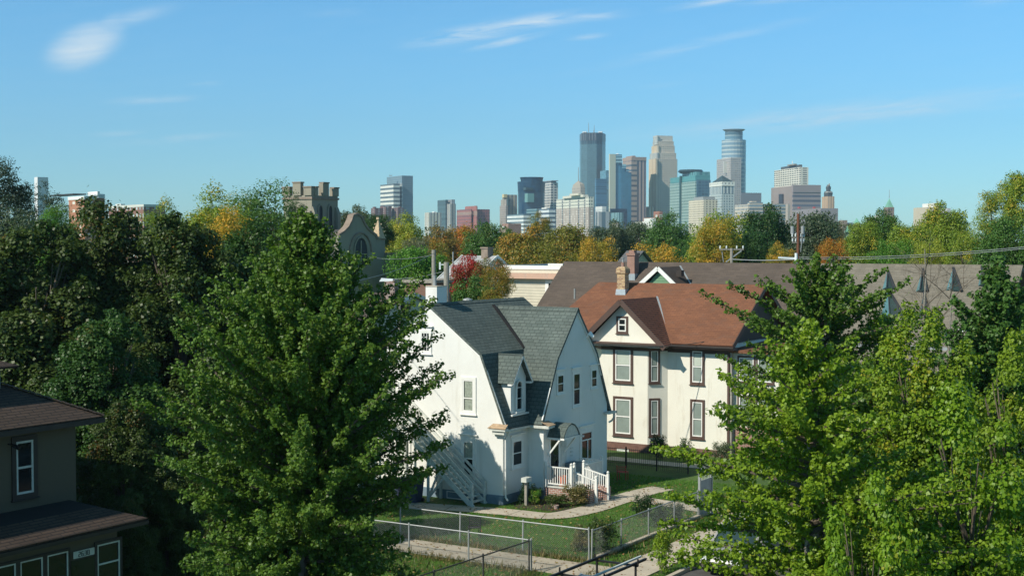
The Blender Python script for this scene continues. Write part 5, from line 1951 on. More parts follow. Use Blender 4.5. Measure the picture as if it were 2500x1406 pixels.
T.block('crown_glass', 1593, 1603.5, 1606, 330, FC('f_wf5', (.62, .62, .56), (.34, .42, .44), 5, 5, .5, .8, .4), bot=352, back=20)
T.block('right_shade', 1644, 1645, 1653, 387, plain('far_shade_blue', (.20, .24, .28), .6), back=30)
T.block('low_wing', 1573, 1584, 1596, 505, rib, back=-10)
# 18 teal office tower
T = Tower('teal_tower', 'wide blocky teal and grey office tower right of the beige setback tower', 1685, 2350)
tg = FC('f_teal', (.34, .46, .42), (.06, .17, .17), 3.6, 5.0, .55, .5, .5)
T.block('body', 1632, 1697, 1733, 443, tg, back=0)
T.block('upper', 1633, 1697, 1733, 428, FC('f_teal2', (.10, .32, .32), (.07, .24, .25), 0, 8, 1, .4, .3), back=2)
T.block('top', 1664, 1700, 1732.5, 419, FC('f_teal3', (.12, .32, .32), (.08, .22, .25), 10, 0, .5, 1, .3), back=14)
T.block('recess', 1657, 1660, 1661, 426, plain('teal_dark', (.03, .09, .09), .4), back=(1697 - 1660) * T.k * math.tan(T.g) - 6)
MB().lathe((T.X(1685), 60, T.Z(420)), [(18, 0), (22, 3), (20, 6), (0, 6)], 16).build('roof_drum', M['teal_glass'], T.root)
T.block('right_glass', 1699, 1701, 1734, 440, FC('f_teal4', (.10, .20, .26), (.06, .13, .19), 6, 5, .8, .7, .2), back=-2)
# 19 cream balcony apartments
T = Tower('cream_balcony_block', 'cream apartment block with balconies in front of the teal tower', 1715, 1750, 'apartment block')
T.block('body', 1680, 1717, 1751, 488, FC('f_crb', (.70, .64, .50), (.13, .12, .11), 4.4, 2.9, .42, .5, .8), back=0)
T.block('penthouse', 1692, 1716, 1745, 480, plain('far_grey_pent', (.30, .33, .33), .6), bot=488, back=9)
# 20 tower with a dark pyramid roof
T = Tower('capped_tower', 'white and glass tower with a dark green pyramid roof', 1762, 2250)
cg = FC('f_cap', (.62, .66, .62), (.16, .22, .26), 6, 0, .55, 1, .4)
T.block('body', 1730, 1761, 1792, 473, FC('f_cap0', (.54, .60, .58), (.15, .22, .25), 4.5, 4.2, .5, .6, .5), back=4)
T.block('upper', 1730, 1762, 1792, 455, cg, bot=473, back=4)
T.block('white_crown', 1730, 1762, 1792.5, 444, FC('f_cap1', (.80, .82, .74), (.18, .2, .2), 6, 5, .4, .4, .6), bot=454, back=3)
T.slope('pyramid_roof', 1735, 1763, 1790, 444, 426.5, plain('far_green_roof', (.045, .075, .075), .5), back=7)
# 21 round-topped tower
T = Tower('round_top_tower', 'tall tower with a rounded blue glass upper part and a ring on top', 1785, 2900)
T.block('square_shaft', 1748, 1783, 1808, 388, FC('f_cap2', (.46, .43, .40), (.26, .29, .32), 4.2, 4.6, .55, .5, .5), back=-34)
rg = FC('f_cap3', (.50, .58, .58), (.20, .32, .40), 0, 8.5, 1, .62, .3, vary=.05)
drum(T, 1790, 30, [(30, 600), (30, 343), (29.4, 342)], rg, 'round_shaft', 20, squash=.9)
drum(T, 1790, 22, [(22, 343), (22, 322)], FC('f_cap4', (.30, .40, .42), (.12, .22, .28), 0, 9, 1, .7, .3), 'upper_drum', 20)
drum(T, 1790, 26, [(21, 321), (24, 319), (28, 316.6), (28.2, 315.8)], M['lead'], 'ring', 20)
T.block('white_rib', 1765, 1766.5, 1767, 396, M['old_white'], bot=424, back=-16)
# 22 low blocks on its right
T = Tower('grey_low_block', 'plain grey block at the right foot of the round-topped tower', 1830, 2600, 'office block')
T.block('body', 1806, 1808, 1858, 471, plain('far_grey', (.22, .25, .28), .6, .1, .02), back=0)
T = Tower('low_banded_block', 'low cream banded hospital block in front of the plain grey block', 1838, 1900, 'office block')
lbm = FC('f_hosp', (.62, .56, .46), (.18, .26, .32), 5, 4.6, .6, .5, .7)
T.block('left_wing', 1792, 1826, 1832, 499, lbm, back=0)
T.block('middle', 1824, 1829, 1862, 494, FC('f_hosp2', (.56, .50, .42), (.20, .28, .34), 0, 4.6, 1, .5, .7), back=0)
T.block('right_wing', 1858, 1868, 1920, 498, FC('f_hosp3', (.50, .48, .42), (.18, .26, .32), 0, 4.6, 1, .5, .7), back=4)
T.block('roof_house', 1828, 1834, 1846, 491, plain('far_cream2', (.62, .54, .42), .8), bot=496, back=10)
T.block('stair_tower', 1917, 1922, 1928, 499, plain('far_stone3', (.42, .38, .33), .8), back=-2)
# 23 white gridded office
T = Tower('white_grid_tower', 'white office tower with wide dark windows and a small dark roof storey', 1928, 2400)
wgm = FC('f_wg', (.80, .78, .66), (.07, .09, .10), 10.5, 3.7, .74, .45, .7, u0=.1)
T.block('body', 1887, 1953, 1972, 409, wgm, back=0)
T.block('roof_storey', 1904, 1950, 1957, 402, plain('far_dark_roof', (.09, .11, .12), .5), bot=409, back=12)
T.block('plant_room', 1920, 1938, 1944, 399, M['grey_wood'], bot=402, back=22)
T.mast(1933, 393, 400, 1.2, 'lampglass')
# 24 grey-brown building
T = Tower('taupe_block', 'grey-brown building with dark ribbon windows in front of the white office tower', 1945, 2250, 'office block')
T.block('left_part', 1879, 1933, 1934, 454, plain('far_taupe3', (.33, .28, .26), .8, .08, .02), back=0)
T.block('right_part', 1931, 1935, 2003, 453, FC('f_tp', (.31, .27, .27), (.10, .11, .15), 0, 7.6, 1, .45, .6), back=-3)
T.block('blank_top', 1931, 1935, 2003, 452, plain('far_taupe4', (.31, .27, .27), .8, .05, .02), bot=470, back=-4)
T.block('notch', 1899, 1907, 1911, 472, plain('far_notch', (.05, .06, .08), .4), back=(1933 - 1911) * T.k * math.tan(T.g) - 4)
T = Tower('low_taupe_block', 'long low grey-brown block with red vents on its roof, right of the stair tower', 1985, 2000, 'office block')
T.block('body', 1930, 2003, 2045, 509, plain('far_taupe5', (.28, .26, .27), .8, .06, .02), back=0)
for x in (1946, 1983):
    T.block('red_vent', x, x + 4, x + 7, 505, plain('far_red', (.45, .08, .08), .7), bot=509, back=6)
# 25 tan tower with dark tiered dome
T = Tower('domed_tan_tower', 'tan stone tower with a dark tiered cap, right end of the dense skyline', 2021, 2100)
tn = FC('f_tan', (.62, .44, .28), (.40, .30, .22), 4, 0, .4, 1, .8)
T.block('body', 2005, 2019, 2036, 480, tn, back=0)
T.block('right_base', 2026, 2029, 2044, 515, FC('f_tan2', (.34, .27, .24), (.2, .18, .18), 4, 0, .4, 1, .8), back=-2)
dk_ = plain('far_dark_dome', (.07, .085, .09), .5)
T.block('lower_tier', 2010, 2020, 2031, 471, dk_, bot=480, back=3)
drum(T, 2021, 10, [(10, 480), (11, 471), (9, 467), (6, 466)], dk_, 'lower_dome', 14)
drum(T, 2021, 6, [(5, 467), (6.5, 457), (5, 455), (3, 451)], dk_, 'upper_dome', 14)
T.mast(2023, 448, 453, 1.5, 'grey_wood')
T.block('lit_ring', 2012, 2020, 2030, 468.5, plain('far_pale', (.55, .55, .5), .5), bot=470.5, back=1.5)
# 26 church steeple, green roofs, far right blocks
cop = plain('copper_green', (.20, .46, .34), .7, .15, .1)
T = Tower('green_steeple', 'brown church tower with a pointed green copper spire at the right', 2168, 1500, 'church')
T.block('tower', 2157, 2167, 2182, 506, FC('f_st', (.30, .22, .19), (.12, .11, .12), 3, 5, .4, .5, .8), back=0)
T.slope('spire', 2158, 2167, 2181, 507, 484, cop, back=0)
T.mast(2169.5, 463, 487, .35)
T = Tower('green_roofed_church', 'church with a small green-roofed tower and green gable low among the trees', 2085, 1200, 'church')
T.block('tower', 2081, 2090, 2100, 547, FC('f_st2', (.30, .24, .22), (.15, .13, .13), 3, 4, .3, .4, .8), back=0)
T.slope('tower_roof', 2081, 2090, 2100, 547, 532, cop, back=0)
T.block('nave', 2060, 2072, 2081, 567, plain('far_nave', (.2, .36, .30), .8), back=3)
T.slope('gable_roof', 2060, 2069, 2076, 567, 551, cop, back=1)
T = Tower('white_gabled_building', 'small white building peeking over the trees left of the green spire', 2133, 1300, 'building')
T.block('body', 2113, 2126, 2131, 536, M['white_paint'], back=0)
T.slope('roof', 2113, 2122, 2131, 536, 529, M['old_white'], back=0)
T.block('wing', 2134, 2146, 2150, 526, M['white_paint'], back=4)
T = Tower('dark_low_block', 'small dark blue block beside the green-roofed church', 2072, 1500, 'building')
T.block('body', 2066, 2070, 2081, 543, plain('far_blue_dark', (.07, .11, .15), .5), back=30)
T.block('left_wing', 2046, 2056, 2068, 537, plain('far_brownish', (.3, .24, .2), .8), back=20)
T = Tower('beige_right_block', 'beige flat-roofed block above the yellow-green trees at the right', 2262, 1500, 'building')
T.block('body', 2228, 2262, 2290, 506, plain('far_beige', (.60, .54, .42), .8, .1, .03), back=0)
T.block('upper', 2250, 2280, 2290, 496, M['white_paint'], back=6)
T.block('right_wing', 2288, 2312, 2320, 508, plain('far_white_grey', (.5, .52, .54), .8), back=20)
T.block('window_strip', 2239, 2254, 2254.5, 519, FC('f_bg', (.2, .22, .24), (.1, .14, .18), 0, 4, 1, .5), bot=534, back=3.5 + 8 * T.k * math.tan(T.g))
# small foreground clutter of downtown
T = Tower('white_tower_block', 'narrow white and grey tower block right of the pale apartments', 1470, 2000, 'office block')
T.block('body', 1453, 1461, 1490, 517, FC('f_wt', (.50, .55, .56), (.12, .18, .22), 12, 0, .5, 1, .6), back=0)
T.block('upper', 1453, 1470, 1480, 504, FC('f_wt2', (.72, .76, .74), (.5, .54, .54), 0, 7, 1, .3, .6), back=3)
T = Tower('teal_box_block', 'small teal glass box at the foot of the stepped blue tower', 1508, 2100, 'office block')
T.block('body', 1491, 1510, 1522, 519, FC('f_tb', (.30, .48, .50), (.10, .22, .25), 6, 0, .6, 1, .4), back=0)
T.block('white_base', 1493, 1508, 1512, 543, M['white_paint'], back=-5)
T = Tower('white_warehouse', 'low white stepped building with small brick roof houses below the brown pinstripe tower', 1580, 1500, 'building')
T.block('body', 1550, 1592, 1606, 540, FC('f_ww', (.72, .72, .66), (.3, .32, .33), 7, 5, .3, .4, .8), back=0)
T.block('upper', 1570, 1598, 1608, 531, M['brick'], bot=541, back=8)
T.block('upper_white', 1572, 1590, 1600, 533, M['white_paint'], bot=541, back=2)
T = Tower('small_brick_block', 'small brick building with a white sill line below the beige setback tower', 1606, 1600, 'building')
T.block('body', 1595, 1610, 1617, 516, FC('f_sb', (.36, .17, .12), (.6, .58, .52), 12, 10, .5, .3, .8), back=0)
T = Tower('old_brick_chimney_block', 'low pink-brown building with a red chimney at the foot of the stepped beige tower', 1232, 1200, 'building')
T.block('body', 1219, 1236, 1262, 556, plain('far_pink', (.45, .32, .28), .8), back=0)
T.block('chimney', 1239, 1241, 1243, 546, M['brick'], back=-1)
T.block('roof_house', 1222, 1229, 1233, 552, M['old_white'], bot=557, back=2)
# left side: hospital and others
T = Tower('white_slab_tower', 'plain white slab tower just above the trees at the far left', 105, 900, 'tower')
T.block('body', 86, 94, 120, 433, plain('far_white_slab', (.70, .72, .74), .7, .06, .02), back=0)
T = Tower('brick_hospital', 'orange brick building with white bands and round white rooftop at the left', 215, 620, 'building')
bm_ = FC('f_hb', (.42, .19, .11), (.62, .58, .50), 7, 3.6, .4, .34, .8)
T.block('body', 168, 207, 236, 486, bm_, back=0)
T.block('white_cornice', 166, 207, 238, 479, M['white_paint'], bot=487, back=-.5)
T.block('back_wing', 205, 236, 258, 478, bm_, back=10)
drum(T, 238, 20, [(21, 482), (21, 474), (20, 472)], FC('f_drum', (.70, .72, .70), (.3, .36, .38), 0, 1.4, 1, .4, .5), 'round_top', 12)
T.block('roof_house', 216, 240, 246, 466, M['white_paint'], bot=475, back=8)
T.block('dark_canopy', 120, 180, 212, 470.5, M['slate'], bot=473.5, back=14)
T = Tower('brick_school', 'long low brick building with white parapet and pale windows left of the locust trees', 335, 520, 'building')
T.block('body', 262, 352, 405, 503, FC('f_sc', (.24, .13, .10), (.45, .52, .52), 3.2, 3.0, .42, .5, .8), back=0)
T.block('white_parapet', 262, 352, 405, 499, M['old_white'], bot=505, back=-.4)
T.block('roof_house', 282, 296, 306, 497, M['white_paint'], bot=500, back=8)
T.block('roof_house', 334, 348, 356, 499, M['steel'], bot=502, back=6)

# ---------------------------------------------------------------- foliage
rng = np.random.default_rng(11)


def unit(a):
    return a / np.maximum(np.linalg.norm(a, axis=1, keepdims=True), 1e-6)


def leaf_mesh(name, P, Nn, S, tint, turn, shape='kite'):
    n = len(P)
    Nn = unit(Nn)
    r = unit(rng.normal(size=(n, 3)))
    a = unit(np.cross(Nn, r)); b = np.cross(Nn, a)
    if shape == 'fan':
        pts = [(0, -.5), (.52, .18), (0, .42), (-.52, .18)]
    elif shape == 'star':
        pts = [(0, -.55), (.62, .05), (0, .6), (-.62, .05)]
    elif shape == 'blade':
        pts = [(-.10, 0), (.10, 0), (.0, 1.0)]
    else:
        pts = [(0, -.6), (.34, 0), (0, .6), (-.34, 0)]
    m = len(pts)
    fold = rng.uniform(-.12, .22, n)
    v = np.empty((n, m, 3), dtype=np.float32)
    for i, (x, y) in enumerate(pts):
        v[:, i] = P + (a * x + b * y + Nn * (abs(x) * fold[:, None])) * S[:, None]
    me = bpy.data.meshes.new(name)
    me.vertices.add(n * m); me.loops.add(n * m); me.polygons.add(n)
    me.vertices.foreach_set('co', v.ravel())
    me.loops.foreach_set('vertex_index', np.arange(n * m, dtype=np.int32))
    me.polygons.foreach_set('loop_start', np.arange(0, n * m, m, dtype=np.int32))
    me.update(calc_edges=True)
    for nm, arr in (('tint', tint), ('turn', turn)):
        at_ = me.attributes.new(nm, 'FLOAT', 'POINT')
        at_.data.foreach_set('value', np.repeat(np.clip(arr, 0, .999), m).astype(np.float32))
    return me


def link(name, me, parent, loc=(0, 0, 0), sc=(1, 1, 1), rz=0, mat=None):
    o = bpy.data.objects.new(name, me)
    COL.objects.link(o)
    o.parent = parent
    o.location = loc; o.scale = sc; o.rotation_euler = (0, 0, rz)
    if mat:
        if not me.materials:
            me.materials.append(mat)
        o.material_slots[0].link = 'OBJECT'
        o.material_slots[0].material = mat
    return o


def crown_mesh(name, seed, nb=42, per=620, leaf=.05, br=(.22, .36), rr=(.35, .80), shape='kite', droop=.2, top=1.0, stray=.06, cone=0.0, asp=1.0, q=.985):
    """a crown of radius 1 and height 2 (z 0..2): leaf clumps spread through its volume, each clump ragged"""
    g = np.random.default_rng(seed)
    C = []
    while len(C) < nb:
        d = g.normal(size=3); d /= np.linalg.norm(d)
        if d[2] < -.75:
            continue
        r = g.uniform(*rr) * (1.0 if d[2] > -.2 else .85)
        c = d * r
        c[2] = c[2] * top
        if cone:
            f = 1 - cone * (c[2] + 1) / 2
            c[0] *= f; c[1] *= f
        C.append(c)
    C = np.array(C)
    C[:, 2] *= asp
    B = g.uniform(br[0], br[1], nb) * (1 - cone * .5 * (C[:, 2] / asp + 1) / 2)
    Ps, Ns, Ts, Us = [], [], [], []
    for c, b_ in zip(C, B):
        sq = g.uniform(.75, 1.2, 3)
        k = int(per * (b_ / br[1]) ** 2)
        d = unit(g.normal(size=(k, 3)))
        d[:, 2] = np.where(d[:, 2] < -.3, -d[:, 2], d[:, 2])
        lump = 1 + .22 * np.sin(d[:, 0:1] * 7 + c[0] * 9) * np.cos(d[:, 1:2] * 6 + c[1] * 7) + .15 * np.sin(d[:, 2:3] * 9 + c[2] * 5)
        rad = b_ * (1 - .5 * g.random((k, 1)) ** 2.2) * lump
        p = c + d * rad * sq
        nn = d * .9 + np.array([0, 0, .35]) + g.normal(size=(k, 3)) * .55
        Ps.append(p); Ns.append(nn)
        Ts.append(np.clip(g.uniform(.15, .85) * .5 + g.random(k) * .5, 0, 1))
        Us.append(np.clip(g.uniform(0, 1) * .6 + g.random(k) * .4, 0, 1))
    P = np.concatenate(Ps); Nn = np.concatenate(Ns); T_ = np.concatenate(Ts); U_ = np.concatenate(Us)
    k = int(len(P) * stray)
    idx = g.integers(0, len(P), k)
    P[idx] += unit(g.normal(size=(k, 3))) * g.uniform(.02, .14, (k, 1))
    z1, z0 = np.quantile(P[:, 2], q), np.quantile(P[:, 2], .002)
    P[:, 2] = (P[:, 2] - z0) / (z1 - z0) * 2 * asp
    P[:, :2] /= np.quantile(np.hypot(P[:, 0], P[:, 1]), .975)
    return leaf_mesh(name, P, Nn, g.uniform(.7, 1.3, len(P)) * leaf, T_, U_, shape)


def trunk_mesh(name, seed, n=9):
    """trunk to z 1 with limbs spreading into a crown of radius about .7 above z .45"""
    rd = random.Random(seed)
    mb = MB()
    pts = [Vector((rd.uniform(-.02, .02) * i, rd.uniform(-.02, .02) * i, i * .16)) for i in range(6)]
    mb.path(pts, .055, .02, 8)
    for i in range(n):
        z = rd.uniform(.3, .75)
        a = i * 2.4 + rd.uniform(-.4, .4)
        L = rd.uniform(.35, .65)
        p0 = Vector((0, 0, z))
        p1 = p0 + Vector((math.cos(a) * L * .4, math.sin(a) * L * .4, .12))
        p2 = p0 + Vector((math.cos(a) * L * .8, math.sin(a) * L * .8, .3))
        mb.path([p0, p1, p2], .022, .007, 5)
        for q in (-.5, .6):
            p3 = p1 + Vector((math.cos(a + q) * L * .35, math.sin(a + q) * L * .35, .16))
            mb.path([p1, p3], .010, .004, 4)
    o = mb.build(name, M['bark'])
    me = o.data
    bpy.data.objects.remove(o)
    return me


CR = [crown_mesh('crown', 100 + i, nb=70, per=560, leaf=.055, br=(.20, .34), rr=(.42, .80)) for i in range(4)]
CRL = [crown_mesh('crown', 200 + i, nb=70, per=420, leaf=.044, br=(.16, .30), rr=(.45, .88), stray=.10) for i in range(3)]   # looser
CRH = [crown_mesh('crown', 700 + i, nb=80, per=560, leaf=.052, asp=1.75, q=.996) for i in range(3)]
CRLH = [crown_mesh('crown', 750 + i, nb=76, per=380, leaf=.044, br=(.16, .30), rr=(.45, .9), stray=.12, asp=1.75, q=.996) for i in range(2)]
TRK = [trunk_mesh('trunk', 7 + i) for i in range(3)]

LM = {}


def LMAT(key):
    if key in LM:
        return LM[key]
    spec = dict(
        dark=((0.024, 0.068, 0.021), (0.053, 0.128, 0.033), (0.150, 0.150, 0.030), .06),
        green=((0.047, 0.115, 0.022), (0.101, 0.209, 0.038), (0.230, 0.216, 0.041), .1),
        bright=((0.065, 0.169, 0.019), (0.130, 0.299, 0.033), (0.325, 0.312, 0.039), .1),
        yellowgreen=((0.135, 0.216, 0.024), (0.270, 0.351, 0.041), (0.513, 0.378, 0.041), .2),
        lime=((0.195, 0.247, 0.026), (0.364, 0.403, 0.052), (0.546, 0.429, 0.052), .2),
        olive=((.115, .135, .022), (.25, .235, .034), (.42, .22, .03), .3),
        orange=((0.252, 0.154, 0.021), (0.420, 0.252, 0.028), (0.504, 0.154, 0.021), .35),
        rust=((.14, .12, .026), (.26, .19, .035), (.42, .16, .028), .35),
        goldgreen=((0.182, 0.196, 0.025), (0.378, 0.308, 0.035), (0.630, 0.350, 0.042), .35),
        grey=((0.119, 0.147, 0.084), (0.182, 0.196, 0.119), (0.224, 0.196, 0.112), .2),
        greygreen=((0.056, 0.091, 0.049), (0.105, 0.147, 0.077), (0.168, 0.168, 0.084), .15),
        bluegrey=((0.036, 0.060, 0.042), (0.072, 0.108, 0.066), (0.096, 0.108, 0.060), .1),
        red=((.26, .02, .02), (.50, .045, .035), (.12, .13, .03), .25),
        redgreen=((0.098, 0.119, 0.028), (0.182, 0.168, 0.042), (0.448, 0.070, 0.042), .3),
        maple=((.030, .062, .013), (.088, .126, .026), (.22, .06, .014), .035),
        maplegreen=((.024, .070, .013), (.070, .145, .028), (.25, .10, .02), .05),
        shrub=((.03, .07, .015), (.09, .13, .03), (.25, .12, .04), .08),
        shrubdark=((.012, .035, .012), (.03, .08, .02), (.1, .1, .03), .05),
        weed=((.09, .10, .03), (.16, .16, .05), (.22, .17, .07), .3),
        ginkgo=((.048, .108, .013), (.135, .228, .030), (.22, .26, .034), .06),
        ginkgoright=((.100, .180, .010), (.235, .345, .022), (.42, .25, .05), .05),
        locust=((.08, .175, .010), (.20, .32, .018), (.36, .32, .025), .15),
        locustyellow=((.10, .18, .012), (.22, .31, .02), (.42, .34, .03), .15),
    )[key]
    LM[key] = leafmat('leaf_' + key, spec[0], spec[1], spec[2], spec[3])
    return LM[key]


def tree(label, px, ptop, hw, D, key, kind='n', height=None, group='trees between the houses and downtown', name='tree', seed=None, sy=1.0, bottom=None):
    loc = at(px, D)
    h = zat(ptop, D)
    rx = hw * D / F
    hh = min(height or rx * (2.3 if px > 800 else 3.3), h - 1.2)
    tall = hh > 2.7 * rx
    if bottom is not None:
        hh = h - bottom
    root = thing(name, label, 'tree', loc, 0, group)
    sd_ = seed if seed is not None else int(px * 7 + ptop)
    lst = ({'n': CRH, 'l': CRLH} if tall else {'n': CR, 'l': CRL})[kind]
    me = lst[sd_ % len(lst)]
    # the crown mesh reaches a little past radius 1
    link('crown', me, root, (0, 0, h - hh), (rx, rx * sy, hh / (3.5 if tall else 2.0)), (sd_ * 1.7) % 6.28, LMAT(key))
    zt = max(h * .92, 2)
    link('trunk', TRK[sd_ % 3], root, (0, 0, 0), (rx * 1.1, rx * 1.1, zt), sd_ % 6, M['bark'])
    return root


BELT = [
    # label, px, top, half width, D, leaf key, kind
    ('tall blue-grey tree filling the left edge of the photo', 10, 392, 78, 100, 'bluegrey', 'n'),
    ('blue-grey tree just right of the left-edge tree, below the white slab tower', 110, 450, 70, 105, 'bluegrey', 'l'),
    ('dark tree in the shade under the left-edge trees', 50, 520, 90, 95, 'greygreen', 'n'),
    ('small bright yellow-green tree in front of the orange brick building', 140, 505, 55, 92, 'bright', 'n'),
    ('loose yellow-green tree with thin top, left of the green tree by the tower', 505, 462, 92, 108, 'yellowgreen', 'n'),
    ('low yellow-green tree beside the brick school', 415, 492, 66, 112, 'yellowgreen', 'n'),
    ('pale yellow tree below the loose yellow-green tree', 550, 515, 95, 98, 'goldgreen', 'n'),
    ('large green tree left of the church tower', 648, 450, 98, 112, 'green', 'n'),
    ('green crown between the loose yellow tree and the large green tree', 590, 478, 60, 116, 'yellowgreen', 'n'),
    ('dark maple directly in front of the church tower', 722, 482, 42, 96, 'dark', 'l'),
    ('round green tree behind the curved church gable', 868, 514, 52, 190, 'greygreen', 'n'),
    ('dark green tree behind the church pinnacle', 925, 528, 36, 185, 'dark', 'n'),
    ('lime-yellow tree right of the church pinnacle', 985, 533, 56, 210, 'lime', 'n'),
    ('nearly bare grey tree below the lime-yellow tree', 1012, 585, 46, 178, 'grey', 'l'),
    ('bright green tree right of the church wing, behind the poles', 1005, 612, 68, 150, 'bright', 'n'),
    ('second bright green tree between the two utility poles', 1068, 632, 52, 152, 'bright', 'n'),
    ('rust-brown tree in front of the red brick hotel', 1075, 563, 58, 240, 'rust', 'n'),
    ('orange tree in front of the red brick hotel, right of the rust-brown tree', 1135, 560, 55, 262, 'orange', 'n'),
    ('low olive tree under the rust-brown tree', 1060, 596, 60, 190, 'olive', 'l'),
    ('rounded green tree with sunlit left side above the pale grey roof', 1188, 553, 58, 215, 'green', 'n'),
    ('dark green side crown right of the rounded green tree', 1232, 566, 32, 226, 'green', 'n'),
    ('small reddish tree right of the rounded green tree', 1258, 584, 30, 230, 'redgreen', 'l'),
    ('thin orange tree rising in front of the white banded blocks', 1318, 524, 40, 240, 'olive', 'l'),
    ('wide olive-orange tree behind the beige clapboard building, left of centre', 1280, 566, 75, 200, 'olive', 'n'),
    ('olive-orange tree in the middle, below the pale apartment tower', 1385, 560, 72, 205, 'olive', 'n'),
    ('olive tree with orange tips directly behind the brown roof ridge', 1330, 598, 90, 160, 'olive', 'l'),
    ('golden yellow tree left of the brick chimney on the long roof', 1452, 586, 58, 170, 'goldgreen', 'l'),
    ('dull green tree behind the golden yellow tree', 1490, 552, 60, 260, 'greygreen', 'n'),
    ('dull dark green tree above the red brick chimney', 1555, 550, 55, 270, 'greygreen', 'n'),
    ('yellow-tipped green tree in front of the beige setback tower', 1628, 532, 62, 250, 'green', 'n'),
    ('low yellow-orange tree right behind the green gabled dormer', 1620, 604, 75, 165, 'goldgreen', 'l'),
    ('mixed green tree behind the white-boarded dormer', 1680, 588, 60, 180, 'green', 'l'),
    ('large golden-green tree left of the dark green trees', 1757, 534, 78, 150, 'yellowgreen', 'n'),
    ('yellow crown on top of the large golden-green tree', 1745, 540, 62, 146, 'goldgreen', 'l'),
    ('large dark green tree behind the brown utility pole', 1868, 514, 66, 175, 'dark', 'n'),
    ('dark green tree lower left of the brown utility pole', 1850, 575, 55, 150, 'dark', 'n'),
    ('wide grey-green tree right of the brown utility pole', 1985, 528, 76, 190, 'greygreen', 'n'),
    ('grey-green tree sloping down towards the green church roofs', 2035, 548, 48, 200, 'grey', 'n'),
    ('small golden tree at the foot of the brown utility pole', 1905, 600, 42, 140, 'goldgreen', 'l'),
    ('orange-yellow tree behind the left end of the grey hall', 2030, 588, 50, 140, 'orange', 'l'),
    ('green tree just below the green copper spire', 2150, 524, 58, 170, 'green', 'n'),
    ('green tree left below the green copper spire', 2105, 548, 45, 160, 'yellowgreen', 'n'),
    ('yellow-green tree left of the beige right-hand block', 2225, 556, 62, 150, 'yellowgreen', 'n'),
    ('yellow-green tree in front of the beige right-hand block', 2300, 510, 68, 158, 'yellowgreen', 'n'),
    ('green tree behind the second triangular dormer of the grey hall', 2180, 590, 60, 135, 'bright', 'l'),
    ('yellowish tree behind the third triangular dormer of the grey hall', 2270, 594, 58, 130, 'lime', 'l'),
    ('green tree behind the last dormers of the grey hall', 2360, 570, 60, 128, 'yellowgreen', 'l'),
    ('tall yellow-green tree with a sparse crown near the right edge', 2440, 455, 60, 130, 'yellowgreen', 'l'),
    ('tallest yellow-green tree cut by the right edge', 2505, 428, 62, 125, 'yellowgreen', 'n'),
    ('dull green tree low at the right edge below the tallest tree', 2455, 540, 75, 115, 'green', 'n'),
    ('scarlet tree in front of the pale grey roof', 1146, 630, 46, 104, 'red', 'n'),
    ('red and green tree right of the scarlet tree', 1196, 636, 50, 102, 'redgreen', 'l'),
    ('olive tree between the scarlet tree and the beige clapboard building', 1215, 655, 42, 100, 'olive', 'l'),
    ('dark green tree right of the white chimney', 1150, 686, 62, 92, 'green', 'n'),
    ('small green tree against the left wall of the beige clapboard building', 1195, 712, 34, 88, 'olive', 'n'),
]
for row in BELT:
    lab, px, pt_, hw, D, key, kind = row
    tree(lab, px, pt_, hw, D, key, kind, group='trees between the houses and downtown' if px > 800 else 'trees behind the maples at the left')

# the dark maples behind the left ginkgo
CM = crown_mesh('crown', 401, nb=190, per=1100, leaf=.036, br=(.13, .26), rr=(.45, .92), shape='star', stray=.05, asp=1.8, q=.9985)
CM2 = crown_mesh('crown', 402, nb=190, per=1100, leaf=.036, br=(.13, .26), rr=(.45, .92), shape='star', stray=.05, asp=1.8, q=.9985)


def big(label, px, ptop, hw, D, key, me, bottom, name, rz, sy=1.0, tr=1.0, group=None, asp=1.8):
    loc = at(px, D); h = zat(ptop, D); rx = hw * D / F
    root = thing(name, label, 'tree', loc, 0, group)
    hh = h - bottom
    link('crown', me, root, (0, 0, bottom), (rx, rx * sy, hh / 2 / asp), rz, LMAT(key))
    link('trunk', TRK[0], root, (0, 0, 0), (rx * 1.0 * tr, rx * tr, h * .92), rz, M['bark'])
    return root


MG = 'dark maples behind the left ginkgo'
big('dark bronze-green maple filling the far left behind the tan house', 90, 555, 200, 62, 'maple', CM, .8, 'maple_tree', .3, group=MG)
big('dark maple with reddish tips, highest of the maples, left of the ginkgo', 265, 500, 175, 66, 'maple', CM2, 1.0, 'maple_tree', 2.1, group=MG)
big('dark maple directly behind the left half of the ginkgo', 440, 535, 170, 64, 'maple', CM, 1.0, 'maple_tree', 4.0, group=MG)
big('dark green maple behind the right half of the ginkgo', 600, 560, 130, 68, 'maplegreen', CM2, 1.0, 'maple_tree', 5.2, group=MG)
big('lower dark green maple between the tan house and the ginkgo', 260, 770, 150, 55, 'maplegreen', CM, .3, 'maple_tree', 1.2, group=MG)
big('low maple with a few orange leaves beside the tan house wall', 290, 985, 110, 50, 'maple', CM2, .1, 'maple_tree', 3.3, group=MG)
big('dense shaded green tree between the ginkgo and the outside stair', 705, 860, 115, 54.5, 'maplegreen', CM2, .6, 'shade_tree', .7, group=None)


big('small round tree close to the outside stair, almost hidden by the ginkgo', 815, 775, 115, 60, 'maplegreen', CM, 2.6, 'shade_tree', 2.7)
big('dark undergrowth tree below the maples, right of the tan house porch', 400, 1120, 90, 50, 'maple', CM2, -.8, 'shade_tree', .9)
big('dark low tree behind the lower left of the ginkgo', 520, 1080, 110, 56, 'maple', CM, -.8, 'shade_tree', 5.0)
big('dark low tree right beside the tan house corner', 310, 1200, 70, 47.5, 'maple', CM, -.8, 'shade_tree', 1.9)


